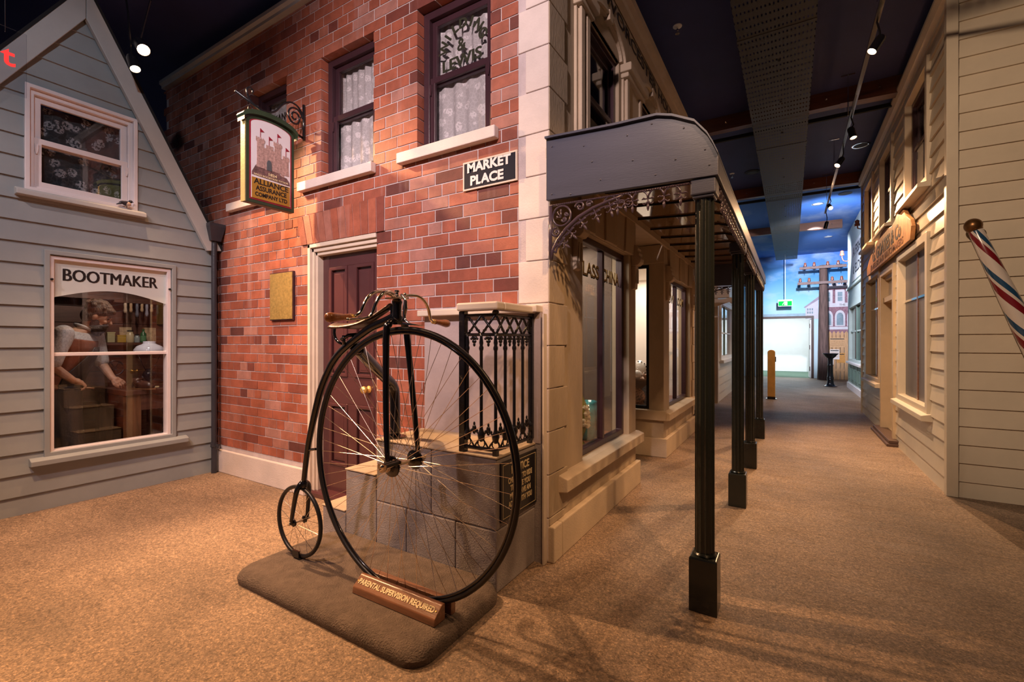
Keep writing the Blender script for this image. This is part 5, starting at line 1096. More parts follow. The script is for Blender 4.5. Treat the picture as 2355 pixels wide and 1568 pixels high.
# boots and tools on the bench
def boot(x, y, z, rz, label):
    t = thing('leather_boot', label, 'boot', (x,y,z), group='boots on the work bench')
    R = Matrix.Rotation(rz, 3, 'Z'); tr_ = lambda q: tuple(R @ Vector(q)+Vector((x,y,z)))
    m = MB(); m.tube([tr_(p) for p in ((0,0,.11),(0,.0,.075),(0,.02,.05),(0,.08,.042),(0,.14,.036),(0,.18,.03))], [.045,.045,.046,.042,.04,.02], 12).obj('upper', M['leather'], t, smooth=True)
    MB().prism([(-.04,-.05),(.04,-.05),(.042,.08),(.035,.18),(.0,.21),(-.035,.18),(-.042,.08)], lambda a,b,o: tr_((a,b,o)), .001, .014).obj('sole', M['bench'], t)
boot(-5.52,1.93,.881,-1.2,'dark leather boot lying nearest the bench leg'); boot(-6.0,2.15,.881,-.3,'dark leather boot behind the oil lamp')
for k,(x,y,a,c) in enumerate(((-5.5,2.10,.3,(.5,.4,.2)),(-5.52,2.22,-.5,(.35,.3,.3)),(-5.48,2.29,.2,(.4,.36,.34)))):
    d = Vector((math.sin(a)*.07,math.cos(a)*.07,0)); p = Vector((x,y,.892)); t = thing('hand_tool', ['pale wood scrap handle on the bench edge','steel shoe knife on the bench','steel pincers lying at the bench end'][k], 'tool', p, group='tools on the bench')
    MB().tube([p-d,p], .010, 8).obj('handle', pm('bench_tool_%d'%k, c, .4, bump=0), t); MB().tube([p,p+d], [.006,.003], 6).obj('blade', M['chrome'], t)
tag(MB().lathe([(.024,0),(.024,.06),(.012,.07),(.012,.09)], (-5.5,2.335,.881), n=14).obj('glue_bottle', pm('yellow_glue', (.60,.38,.03), .35, bump=0)), 'small yellow bottle at the end of the work bench', 'bottle')
stl = thing('low_stool', 'low dark wooden stool on the workshop floor', 'stool', (-5.41,1.62,0))
MB().box(-5.52,-5.30,1.50,1.74,.36,.39).obj('seat', M['dwood'], stl)
for x,y in ((-5.50,1.52),(-5.32,1.52),(-5.50,1.72),(-5.32,1.72)): MB().box(x-.02,x+.02,y-.018,y+.018,0,.36).obj('leg', M['dwood'], stl)
# ------------------------------------------------------------------ the bootmaker (standing mannequin, bending over the bench)
def fuse(mb, name, mat, parent, vox=.009, it=4, label=None):
    me = mb.mesh(name); o = bpy.data.objects.new(name, me); COL.objects.link(o)
    r = o.modifiers.new('r','REMESH'); r.mode = 'VOXEL'; r.voxel_size = vox; r.use_smooth_shade = True
    s = o.modifiers.new('s','SMOOTH'); s.iterations = it; s.factor = .5
    dg = bpy.context.evaluated_depsgraph_get(); dg.update()
    m2 = bpy.data.meshes.new_from_object(o.evaluated_get(dg)); bpy.data.objects.remove(o)
    m2.materials.clear(); m2.materials.append(mat); m2.name = name
    for p in m2.polygons: p.use_smooth = True
    return put(name, m2, parent)
def lim(mb, pts, rs, n=12):   # limb: tube with rounded ends and in-between points
    P = [Vector(p) for p in pts]; out = []; R = []
    for i in range(len(P)-1):
        for k in range(4): t = k/4; out.append(P[i].lerp(P[i+1],t)); R.append(rs[i]+(rs[i+1]-rs[i])*t)
    out.append(P[-1]); R.append(rs[-1]); mb.tube(out, R, n)
    for p, r in zip(P, rs): mb.ell(p, (r,r,r), 12, 8)
M['skin'] = pm('mannequin_skin', (.42,.24,.16), .55, var=.12, scale=20, bump=.05); M['shirt'] = pm('grey_check_shirt', (.42,.40,.40), .8, var=.25, scale=70, bump=.3); M['vest'] = pm('brown_waistcoat', (.22,.07,.035), .6, var=.25, scale=9, bump=.15)
M['apronm'] = pm('dark_leather_apron', (.030,.022,.020), .5, var=.3, scale=8, bump=.2); M['trous'] = pm('dark_trousers', (.035,.028,.03), .85, var=.2); M['hair'] = pm('brown_hair', (.085,.050,.030), .6, var=.5, scale=60, bump=1.0, bscale=110, stretch=(1,1,.4)); M['beardm'] = pm('dark_beard', (.022,.012,.009), .7, var=.4, scale=60, bump=.8, bscale=120)
pr = thing('person', 'bearded man in grey shirt, brown waistcoat and dark apron bending over bench', 'person', (-5.70,1.45,0))
F = Vector((.38,.80,-.46)).normalized()                  # where the face looks
RS, LS = Vector((-5.56,1.40,1.425)), Vector((-5.86,1.70,1.40)); NK = Vector((-5.71,1.575,1.475)); HD = Vector((-5.675,1.665,1.585))
PV = Vector((-5.74,1.40,.93)); CH = Vector((-5.71,1.52,1.25))
RE, RW = Vector((-5.50,1.305,1.14)), Vector((-5.475,1.44,1.005)); LE, LWr = Vector((-5.80,1.735,1.135)), Vector((-5.69,1.785,.995))
SX = (LS-RS).normalized(); TX = (NK-PV).normalized(); DX = TX.cross(SX).normalized()
MS = (RS+LS)/2
def torso(mb, g, z0=0, z1=1):      # stacked ovals from hips to shoulders
    lv = [(PV-Vector((0,0,.06)),.150,.115),(PV,.165,.125),(PV.lerp(MS,.3),.150,.112),(PV.lerp(MS,.6),.165,.118),(PV.lerp(MS,.8),.185,.118),(PV.lerp(MS,.95),.185,.098),(MS+Vector((0,0,.035)),.12,.07),(NK,.055,.055)]
    lv = [q for i,q in enumerate(lv) if z0 <= i/7 <= z1]; n = 28; vs = []
    for c,w,d in lv:
        for k in range(n): a = 2*PI*k/n; vs.append(tuple(c+SX*(w+g)*math.cos(a)+DX*(d+g)*math.sin(a)))
    m = len(lv); fs = [(i*n+k,i*n+(k+1)%n,(i+1)*n+(k+1)%n,(i+1)*n+k) for i in range(m-1) for k in range(n)]+[tuple(range(n))[::-1],tuple((m-1)*n+k for k in range(n))]
    mb.add(vs, fs)
bd = MB()
torso(bd, 0)

lim(bd, [RS,RE,RW], [.056,.044,.030]); lim(bd, [LS,LE,LWr], [.056,.044,.030])
for q,(kx,ky) in ((-1,(-5.66,1.44)),(1,(-5.83,1.50))): lim(bd, [PV+Vector((.07*-q,-.02*q,-.03)),(kx,ky,.50),(kx,ky-.04,.085)], [.10,.065,.045]); lim(bd, [(kx,ky-.06,.04),(kx+.04,ky+.10,.035)], [.04,.032])
lim(bd, [NK,NK.lerp(HD,.6)], [.055,.055])
up_ = Vector((0,0,1)); sd_ = F.cross(up_).normalized(); uu = sd_.cross(F).normalized()
def hp(f, s, u): return HD+F*f+sd_*s+uu*u
def orient(mb, c, rf_, rs_, ru_, n=16, m=12):
    t = MB(); t.ell((0,0,0),(1,1,1),n,m); mb.add([tuple(c+F*(v[0]*rf_)+sd_*(v[1]*rs_)+uu*(v[2]*ru_)) for v in t.v], t.f)
orient(bd, hp(0,0,.02), .095,.075,.105); orient(bd, hp(.03,0,-.06), .065,.058,.07); orient(bd, hp(.075,0,-.085), .028,.032,.028)
bd.tube([hp(.092,0,.03),hp(.118,0,-.012),hp(.108,0,-.022)], [.009,.015,.012], 10); orient(bd, hp(.088,0,.042), .014,.045,.010); orient(bd, hp(.075,.032,-.012), .02,.02,.018); orient(bd, hp(.075,-.032,-.012), .02,.02,.018)
for s in (-1,1): orient(bd, hp(-.005,.076*s,.0), .020,.010,.030)
def hand(mb, W, D, up, curl_, thumb_side):
    D = D.normalized(); S_ = D.cross(up).normalized(); U = S_.cross(D).normalized()
    lim(mb, [W,W+D*.03], [.027,.030]); lim(mb, [W+D*.035+S_*.018,W+D*.066+S_*.026], [.022,.015]); lim(mb, [W+D*.035-S_*.018,W+D*.066-S_*.026], [.022,.015]); lim(mb, [W+D*.03,W+D*.068], [.024,.016])
    for k in range(4):
        b = W+D*.070+S_*((k-1.5)*.0235); ln = [.032,.036,.034,.026][k]
        p1 = b+D*ln*math.cos(curl_*.5)-U*ln*math.sin(curl_*.5); p2 = p1+D*ln*.8*math.cos(curl_*1.6)-U*ln*.8*math.sin(curl_*1.6); p3 = p2+D*ln*.6*math.cos(curl_*2.4)-U*ln*.6*math.sin(curl_*2.4)
        lim(mb, [b,p1,p2,p3], [.0095,.0088,.0082,.0072], 8)
    b = W+D*.03+S_*(.028*thumb_side); lim(mb, [b,b+D*.03+S_*.016*thumb_side-U*.008,b+D*.058+S_*.012*thumb_side-U*.018], [.013,.011,.009], 8)
hand(bd, RW, Vector((.05,.8,-.35)), Vector((.3,.3,.9)), .95, -1); hand(bd, LWr, Vector((.40,.45,-.45)), Vector((.5,-.3,.8)), .7, 1)
body = fuse(bd, 'body', M['skin'], pr, .0045, 2)
for s in (-1,1):
    MB().ell(hp(.083,.030*s,.022),(.011,.011,.011),10,8).obj('eye', pm('eye_dark_%d'%(s+1), (.05,.035,.03), .2, bump=0), pr, smooth=True); e = MB(); orient(e, hp(.088,.032*s,.045), .010,.022,.006, 10, 6); e.obj('eyebrow', M['beardm'], pr, smooth=True)
sh_ = MB(); torso(sh_, .012, .1, .9); lim(sh_, [RS,RS.lerp(RE,.9)], [.078,.066]); lim(sh_, [LS,LS.lerp(LE,.9)], [.078,.066])
fuse(sh_, 'shirt', M['shirt'], pr, .010, 4)
vt = MB(); torso(vt, .022, .1, .8)
fuse(vt, 'waistcoat', M['vest'], pr, .010, 4)
ff = Vector((.55,.83,0)).normalized(); fs = Vector((ff.y,-ff.x,0))
def apr(u, v):
    z = 1.30-.95*v; c = (CH.lerp(PV, min(1,(1.25-z)/.32)) if z > .93 else PV+Vector((.01,.015,0))*((.93-z)/.3)) if z < 1.25 else CH
    wd = (.35+.9*min(1,v/.28)) if v < .28 else 1.25; a = (u-.5)*2*wd; r = .168 if z > .9 else .168+.03*math.sin(a*4)*(.93-z)
    p = Vector((c.x,c.y,z))+ff*r*math.cos(a)+fs*r*math.sin(a); return tuple(p)
ap = MB().grid(apr, 24, 24).obj('apron', M['apronm'], pr, smooth=True); am = ap.modifiers.new('t','SOLIDIFY'); am.thickness = .006
tz = MB()
for q,(kx,ky) in ((-1,(-5.66,1.44)),(1,(-5.83,1.50))): lim(tz, [PV+Vector((.07*-q,-.02*q,-.03)),(kx,ky,.50),(kx,ky-.04,.10)], [.115,.082,.065])
tz.ell(PV-Vector((0,0,.02)),(.165,.165,.11),14,10); fuse(tz, 'trousers', M['trous'], pr, .012, 4)
hr = MB(); orient(hr, hp(-.022,0,.065), .108,.092,.090, 24, 18); orient(hr, hp(-.05,0,.0), .075,.088,.085, 20, 14); orient(hr, hp(.05,0,.098), .055,.07,.035)
rr = random.Random(4)
for k in range(60):
    a = rr.uniform(0,2*PI); b_ = rr.uniform(.1,1.35); p = hp(-.03+.10*math.sin(b_)*math.cos(a), .088*math.sin(b_)*math.sin(a), .07+.085*math.cos(b_)); orient(hr, p, rr.uniform(.018,.03),rr.uniform(.018,.03),rr.uniform(.015,.025), 8, 6)
fuse(hr, 'hair', M['hair'], pr, .006, 1)
be = MB(); orient(be, hp(.055,0,-.105), .050,.058,.050); orient(be, hp(.098,0,-.040), .020,.036,.013); orient(be, hp(.02,.058,-.06), .035,.016,.05); orient(be, hp(.02,-.058,-.06), .035,.016,.05); orient(be, hp(.07,0,-.13), .035,.04,.035); orient(be, hp(.075,0,-.085), .042,.050,.045); orient(be, hp(.085,.028,-.055), .022,.022,.025); orient(be, hp(.085,-.028,-.055), .022,.022,.025); orient(be, hp(.05,.05,-.085), .035,.016,.04); orient(be, hp(.05,-.05,-.085), .035,.016,.04)
fuse(be, 'beard', M['beardm'], pr, .006, 2)
co = MB(); co.tube([NK+Vector((.058*math.cos(a),.058*math.sin(a),.012-.03*math.sin(a))) for a in [2*PI*k/16 for k in range(16)]], .014, 8, closed=True); co.obj('collar', M['shirt'], pr, smooth=True)
kn = thing('shoe_knife', 'wooden handled knife held in the man\'s right hand', 'knife', RW+Vector((.01,.10,-.06)))
q0 = RW+Vector((.012,.06,-.068)); MB().tube([q0,q0+Vector((.03,.075,-.012))], [.011,.008], 10).obj('handle', M['bench'], kn, smooth=True); MB().tube([q0+Vector((.03,.075,-.012)),q0+Vector((.045,.12,-.02))], [.005,.002], 6).obj('blade', M['chrome'], kn)
# ------------------------------------------------------------------ cream weatherboard shop (faces -X at X = 1.2)
XR = 1.2; PR = PXm(XR)
RU = [(6.10,7.05,2.98,4.14),(7.98,8.86,3.0,4.10),(9.68,10.52,3.05,4.12)]
RN = (6.10,7.46,.66,2.36); RD = (7.80,8.72,0,2.26); RF = (9.0,10.32,.74,2.40)
w_ = holes(MB(), PR, 5.44, 11.08, 0, 4.40, RU+[RN,RD,RF], -.004, -.12)
wR = w_.obj('wall_shop', M['wb_right'], kind='structure'); tag(wR, 'cream weatherboard shop wall along the right of the street', 'wall')
trims = [(h[0]-.07,h[1]+.07,h[2]-.04,h[3]+.07) for h in RU]+[(RN[0]-.08,RN[1]+.08,RN[2]-.05,RN[3]+.09),(RD[0]-.06,RD[1]+.06,-.1,RD[3]+.13),(RF[0]-.07,RF[1]+.08,RF[2]-.05,RF[3]+.09)]
boards(wR, PR, lambda z: (5.47,11.06), 0, 4.38, .16, trims, M['wb_right'], first=.138, ob=.024)
MB().box(1.166,1.245,5.395,5.47,0,4.42).obj('corner_board', M['wb_right'], wR, bevel=.004)
MB().pbox(PR,11.05,11.10,0,4.40,-.03,.034).obj('corner_board', M['wb_right'], wR)
MB().prism([(0,4.36),(.06,4.37),(.09,4.42),(.09,4.45),(0,4.45)], lambda a,z,o: (XR-a,o,z), 5.40, 11.10).obj('eaves_mould', M['wb_right'], wR)
MB().box(1.31,1.33,5.5,11.0,2.5,4.3).obj('room_lining', M['dark'], wR)
for i,h in enumerate(RU):
    t = sash_window('window_%d'%(12+i), PR, h[0], h[1], h[2], h[3], 3.57, .05, M['plum'], ['dark upstairs sash window nearest the street corner post','middle dark upstairs sash window of the cream shop','far dark upstairs sash window of the cream shop'][i], glass='glass_dark')
    MB().frame(PR,h[0]-.07,h[1]+.07,h[2]-.04,h[3]+.07,.075,-.02,.045).obj('casing', M['wb_right'], t, bevel=.004)
    MB().prism([(-.04,h[2]-.09),(.12,h[2]-.085),(.12,h[2]-.045),(-.04,h[2]-.02)], lambda a,z,o: (XR-a,o,z), h[0]-.10, h[1]+.10).obj('sill', M['wb_right'], t, bevel=.004)
M['frost'] = pm('frosted_glass', (.15,.135,.14), .5, var=.08, scale=3, bump=.02)
def rshop(h, name, label, frost):
    t = thing(name, label, 'window', (XR,(h[0]+h[1])/2,h[2]), kind='structure')
    MB().frame(PR,h[0]-.08,h[1]+.08,h[2]-.05,h[3]+.09,.085,-.05,.045).obj('casing', M['wb_tan'] if not frost else M['wb_right'], t, bevel=.004)
    MB().prism([(-.04,h[2]-.10),(.10,h[2]-.095),(.10,h[2]-.04),(-.04,h[2]-.01)], lambda a,z,o: (XR-a,o,z), h[0]-.14, h[1]+.12).obj('sill', M['wb_right'], t, bevel=.005)
    ym = (h[0]+h[1])/2; zt = h[2]+(h[3]-h[2])*.70
    bar = M['signwood']
    MB().pbox(PR,ym-.018,ym+.018,h[2],h[3],-.05,-.02).obj('glazing_bar', bar, t); MB().pbox(PR,h[0],h[1],zt-.012,zt+.012,-.045,-.022).obj('glazing_bar', M['chrome'], t)
    for a0,a1 in ((h[0],ym-.018),(ym+.018,h[1])):
        for z0,z1 in ((h[2],zt-.012),(zt+.012,h[3])): MB().pbox(PR,a0,a1,z0,z1,-.037,-.032).obj('pane', M['frost'] if frost else M['glassm'], t)
    return t
M['glassm'] = glass_mat('mirror_shop_glass', (.5,.52,.55), 2.6, .008, 1.4)
rshop(RN, 'window_15', 'grey frosted shop window of four panes nearest the street corner', True); rshop(RF, 'window_16', 'tan framed reflective shop window beyond the shop door', False)
MB().box(1.45,1.47,8.9,10.45,.6,2.5).obj('room_lining', M['dark'], wR)
d3 = thing('door_3', 'tan recessed shop doorway with numbered fanlight', 'door', (1.25,8.26,0), kind='structure')
MB().frame(PR,RD[0]-.06,RD[1]+.06,-.02,RD[3]+.13,.075,-.10,.05).obj('door_frame', M['wb_tan'], d3, bevel=.004)
MB().pbox(PR,RD[0],RD[1],1.93,2.0,-.10,.02).obj('fanlight_rail', M['wb_tan'], d3)
MB().pbox(PR,RD[0]+.02,RD[1]-.02,.09,1.93,-.34,-.30).obj('door_leaf', M['wb_tan'], d3)
MB().pbox(PR,RD[1]-.01,RD[1]+.02,.09,1.93,-.32,-.08).pbox(PR,RD[0]-.02,RD[0]+.01,.09,1.93,-.32,-.08).obj('reveal', M['wb_tan'], d3)
MB().pbox(PR,RD[0]+.02,RD[1]-.02,2.0,2.24,-.05,-.045).obj('fanlight', M['cream'], d3); text('1', .16, M['blackletter'], d3, (XR+.044,8.31,2.09), (0,-1,0), (0,0,1), .001, None, .002); text('6', .16, M['blackletter'], d3, (XR+.044,8.21,2.09), (0,-1,0), (0,0,1), .001, None, .002)
MB().box(1.06,1.24,7.55,8.95,.0,.035).box(1.085,1.24,7.58,8.92,.035,.075).obj('doorstep', pm('brown_step', (.10,.055,.04), .4), d3, bevel=.006)
# GOATES sign
gs = thing('shop_sign', 'weathered timber sign with ragged top lettered G GOATES and Co', 'sign', (1.12,8.1,2.45))
M['gwood'] = pm('weathered_timber', (.36,.17,.06), .5, var=.5, scale=7, bump=.25, bscale=30, stretch=(1,3,.8))
gp = [(6.50,2.46),(9.75,2.46),(9.78,2.62),(9.55,2.72),(9.3,2.80),(9.0,2.79),(8.85,2.90),(8.5,2.94),(8.35,2.99),(8.05,3.0),(7.8,2.93),(7.55,2.90),(7.35,2.93),(7.15,3.02),(7.0,3.02),(6.85,2.94),(6.7,2.82),(6.5,2.72),(6.44,2.62)]
gp = [(a, 2.46+(z-2.46)*.86) for a,z in gp]
MB().prism(gp, PR, .05, .09).obj('sign_board', M['gwood'], gs, bevel=.006)
for y in (6.9,8.1,9.3): MB().pbox(PR,y-.03,y+.03,2.5,2.56,.0225,.05).obj('spacer', M['gwood'], gs)
text('G. GOATES & Co', .25, M['blackletter'], gs, (XR-.091,8.05,2.68), (0,-1,0), (0,0,1), .002, 2.15, .006); text('JEWELLERS AND WATCHMAKERS', .12, pm('brown_lettering', (.14,.055,.025), .5, bump=0), gs, (XR-.091,8.1,2.53), (0,-1,0), (0,0,1), .002, 2.5, .001)
# ------------------------------------------------------------------ barber's front (faces -Y at Y = 5.44)
PBb = PY(5.44)
wbb = MB().box(1.245,4.0,5.44,5.54,0,4.6).obj('wall_barber', M['wb_right'], kind='structure'); tag(wbb, 'pale cream weatherboard wall carrying the barber pole', 'wall')
boards(wbb, PBb, lambda z: (1.245,3.0), 0, 4.58, .16, [], M['wb_right'], first=.138, ob=.024)
def pole_mat():
    m, nt, out = nm('barber_stripes'); b = N(nt, 'ShaderNodeBsdfPrincipled', i_Roughness=.22); b.inputs['Coat Weight'].default_value = .5; L(nt, b.outputs[0], out.inputs[0])
    tc = N(nt, 'ShaderNodeTexCoord'); s = N(nt, 'ShaderNodeSeparateXYZ'); L(nt, tc.outputs['Object'], s.inputs[0])
    at = N(nt, 'ShaderNodeMath', operation='ARCTAN2'); L(nt, s.outputs[1], at.inputs[0]); L(nt, s.outputs[0], at.inputs[1])
    d = N(nt, 'ShaderNodeMath', operation='DIVIDE'); d.inputs[1].default_value = PI; L(nt, at.outputs[0], d.inputs[0])
    z = N(nt, 'ShaderNodeMath', operation='MULTIPLY'); z.inputs[1].default_value = 1/.46; L(nt, s.outputs[2], z.inputs[0])
    ad = N(nt, 'ShaderNodeMath', operation='ADD'); L(nt, d.outputs[0], ad.inputs[0]); L(nt, z.outputs[0], ad.inputs[1])
    f = N(nt, 'ShaderNodeMath', operation='FRACT'); L(nt, ad.outputs[0], f.inputs[0])
    r = N(nt, 'ShaderNodeValToRGB'); r.color_ramp.interpolation = 'CONSTANT'; e = r.color_ramp.elements
    while len(e) < 4: e.new(.5)
    for i,(p,c) in enumerate(((0,(.02,.07,.15)),(.2,(.70,.62,.56)),(.32,(.20,.012,.018)),(.57,(.70,.62,.56)))): e[i].position = p; e[i].color = c4(c)
    L(nt, f.outputs[0], r.inputs[0]); L(nt, r.outputs[0], b.inputs['Base Color']); return m
M['stripe'] = pole_mat()
p0 = Vector((1.318,5.28,2.29)); dd = Vector((.335,-.03,-1.0)).normalized()
bp_ = thing('barber_pole', 'slanting barber pole with red white and blue stripes and bronze ball', 'barber pole', p0)
o = MB().lathe([(.040,.0),(.047,.02),(.052,.25),(.062,.6),(.070,.9),(.072,1.2)], (0,0,0), (0,0,1), 28).obj('striped_pole', M['stripe'], None, smooth=2)
o.location = p0; o.rotation_euler = dd.to_track_quat('Z','Y').to_euler(); mw = o.matrix_basis.copy(); o.parent = bp_; o.matrix_parent_inverse = wmat(bp_).inverted()
M['bronze'] = pm('bronze', (.20,.10,.04), .35, .8, var=.2, bump=.05)
MB().ell(p0-dd*.035,(.060,.060,.060),20,14).obj('ball', M['bronze'], bp_, smooth=True); MB().lathe([(.046,-.004),(.052,.004),(.044,.012)], p0, dd, 20).obj('collar', M['bronze'], bp_, smooth=2)
q = p0+dd*1.1; MB().tube([q,q+Vector((0,.10,.0)),(q.x,5.41,q.z)], .012, 8).obj('wall_bracket', M['bronze'], bp_)
q = p0+dd*.14; MB().tube([q+Vector((0,.03,0)),(q.x,5.41,q.z)], .010, 8).obj('wall_bracket', M['bronze'], bp_)
# ------------------------------------------------------------------ pale green shop beyond (faces -X at X = 1.47)
XG = 1.47; PG = PXm(XG)
M['pgreen'] = pm('pale_green_paint', (.62,.70,.65), .5, var=.05, bump=.03); M['mgreen'] = pm('mid_green_paint', (.17,.25,.21), .5, var=.06, bump=.03)
GW = (13.5,16.35,.80,2.38)
wG = holes(MB(), PG, 11.12, 16.9, 0, 4.6, [GW], 0, -.12).obj('wall_green', M['pgreen'], kind='structure'); tag(wG, 'pale green shop wall beyond the cream weatherboard shop', 'wall')
MB().pbox(PG,11.12,16.9,0,.16,0,.03).obj('skirting', M['white'], wG); MB().pbox(PG,11.12,16.9,2.86,2.92,0,.05).obj('string_course', M['pgreen'], wG)
for k in range(6): y = 12.2+.78*k; MB().pbox(PG,y,y+.66,.22,.70,0,.012).obj('base_panel', M['mgreen'], wG); MB().frame(PG,y+.10,y+.56,.30,.62,.03,.012,.024).obj('panel_moulding', M['mgreen'], wG)
for k in range(20): y = 11.2+.285*k; MB().pbox(PG,y,y+.28,2.92,4.55,0,.008).obj('lining_board', M['pgreen'], wG)
t = thing('window_17', 'green framed shop window beneath the white lettered sign', 'window', (XG,15,.8), kind='structure')
MB().frame(PG,GW[0],GW[1],GW[2],GW[3],.07,-.08,.03).obj('frame', M['pgreen'], t); MB().pbox(PG,14.88,14.96,.87,2.31,-.07,.0).obj('mullion', M['mgreen'], t); MB().pbox(PG,GW[0]+.07,GW[1]-.07,1.62,1.66,-.06,-.01).obj('glazing_bar', M['pgreen'], t)
for a0,a1 in ((13.57,14.88),(14.96,16.28)): MB().pbox(PG,a0,a1,.87,2.31,-.045,-.04).obj('pane', M['glassm'], t)
MB().pbox(PG,GW[0]-.1,GW[1]+.1,.74,.80,-.02,.09).obj('sill', M['white'], t, bevel=.008); MB().pbox(PG,13.4,16.4,.6,2.5,-.4,-.38).obj('room_lining', M['dwood'], t)
sg = thing('shop_sign', 'white shop sign board with dark lettering on the green wall', 'sign', (XG-.02,14,3.4))
MB().pbox(PG,12.7,15.6,2.98,3.95,.01,.035).obj('board', M['bwhite'], sg)
text('A FISHER', .34, M['blackletter'], sg, (XG-.036,14.2,3.72), (0,-1,0), (0,0,1), .002, 2.1, .004); text('&', .30, M['blackletter'], sg, (XG-.036,15.1,3.25), (0,-1,0), (0,0,1), .002, None, .004); text('ELDER', .34, M['blackletter'], sg, (XG-.036,14.0,3.25), (0,-1,0), (0,0,1), .002, 1.5, .004)
# ------------------------------------------------------------------ shop beyond the verandah on the left
XQ = -1.40; PQ = PXp(XQ)
M['fcream'] = pm('far_cream_paint', (.66,.58,.47), .5, var=.04, bump=.02)
QW = (11.55,13.9,.95,2.25)
wq = holes(MB(), PQ, 11.0, 14.6, 0, 2.9, [QW], -.004, -.1); wq.box(-4.5,-1.5,10.9,11.0,0,4.6)
wQ = wq.obj('wall_far_shop', M['fcream'], kind='structure'); tag(wQ, 'cream boarded shop wall beyond the verandah', 'wall')
boards(wQ, PQ, lambda z: (11.0,14.6), 0, .92, .18, [], M['fcream'], ob=.022)
MB().pbox(PQ,10.96,11.06,0,2.9,-.1,.035).obj('corner_board', M['fcream'], wQ)
t = thing('window_18', 'white framed shop window beyond the verandah posts', 'window', (XQ,12.7,.95), kind='structure')
MB().frame(PQ,QW[0]-.06,QW[1]+.06,QW[2]-.03,QW[3]+.06,.09,-.05,.04).obj('frame', M['bwhite'], t); MB().pbox(PQ,12.6,12.66,.95,2.25,-.05,-.01).obj('mullion', M['mgreen'], t); MB().pbox(PQ,QW[0],QW[1],1.55,1.58,-.05,-.01).obj('glazing_bar', M['bwhite'], t)
for a0,a1 in ((QW[0],12.6),(12.66,QW[1])): MB().pbox(PQ,a0,a1,.95,2.25,-.033,-.03).obj('pane', M['glassm'], t)
MB().pbox(PQ,QW[0]-.12,QW[1]+.12,.86,.93,-.02,.10).obj('sill', M['bwhite'], t); MB().pbox(PQ,11.4,14.0,.8,2.4,-.5,-.48).obj('room_lining', M['dwood'], t)
tb = thing('fretwork_bracket', 'cream fretwork scroll under the far shop eaves', 'bracket', (-1.3,9.6,2.1))
MB().prism([(-1.75,1.93),(-1.25,2.03),(-.98,2.12),(-.93,2.08),(-.90,2.13),(-.93,2.19),(-1.0,2.20),(-1.1,2.17),(-1.75,2.12)], lambda a,z,o: (a,o,z), 9.6, 9.64).lathe([(.055,0),(.055,.05)], (-.94,9.595,2.13), (0,1,0), 20).obj('scroll', M['fcream'], tb)
MB().box(-1.80,-1.62,9.58,9.68,0,2.4).obj('post', M['fcream'], tb); MB().box(-1.85,-1.0,9.56,9.7,2.2,2.36).obj('eaves_beam', M['fcream'], tb)
# ------------------------------------------------------------------ mural building painted on the end wall
PM = PY(20.298)
M['mbrick'] = pm('mural_brick', (.22,.10,.13), .7, var=.35, scale=22, bump=0); M['mstone'] = pm('mural_stone', (.52,.48,.52), .7, var=.08, bump=0); M['mglass'] = pm('mural_glass', (.16,.22,.27), .6, var=.3, scale=4, bump=0); M['mroof'] = pm('mural_roof', (.30,.24,.31), .7, bump=0)
mb_ = MB().pbox(PM,.98,2.6,1.2,3.35,.0,.002).obj('mural_facade', M['mbrick'], wb)
for z0,z1 in ((3.30,3.44),(2.62,2.76),(1.80,1.90)): MB().pbox(PM,.96,2.6,z0,z1,.002,.004).obj('mural_band', M['mstone'], wb)
for k in range(12): MB().pbox(PM,.98+.14*k,1.05+.14*k,3.44,3.52,.0,.004).obj('mural_band', M['mstone'], wb)
for x in (1.06,1.42,1.78):
    MB().pbox(PM,x-.03,x+.25,2.76,3.24,.002,.004).obj('mural_band', M['mstone'], wb); MB().pbox(PM,x+.04,x+.18,2.83,3.16,.004,.005).obj('mural_window', M['mglass'], wb); MB().pbox(PM,x+.04,x+.18,2.985,3.0,.005,.006).obj('mural_band', M['mstone'], wb)
    ar = [(x+.11+.15*math.cos(PI*k/14),2.28+.22*math.sin(PI*k/14)) for k in range(15)]; MB().prism([(x+.26,1.92)]+ar+[(x-.04,1.92)], PM, .002, .004).obj('mural_band', M['mstone'], wb)
    ar = [(x+.11+.10*math.cos(PI*k/14),2.26+.15*math.sin(PI*k/14)) for k in range(15)]; MB().prism([(x+.21,1.96)]+ar+[(x+.01,1.96)], PM, .004, .005).obj('mural_window', M['mglass'], wb)
text('THE', .10, M['blackletter'], wb, (1.60,20.293,2.69), (1,0,0), (0,0,1), .0005)
MB().prism([(.48,2.2),(.88,2.2),(.88,2.9),(.48,2.66)], PM, 0, .002).obj('mural_house', M['mstone'], wb); MB().prism([(.42,2.64),(.90,3.04),(.90,2.92),(.47,2.62)], PM, .002, .003).obj('mural_roof', M['mroof'], wb)
for x in (.53,.60,.67):
    for z in (2.25,2.4,2.52): MB().pbox(PM,x,x+.045,z,z+.08,.002,.003).obj('mural_window', M['mglass'], wb)
MB().pbox(PM,-2,.98,2.32,2.42,0,.001).obj('mural_band', pm('mural_haze', (.30,.42,.50), .7), wb)
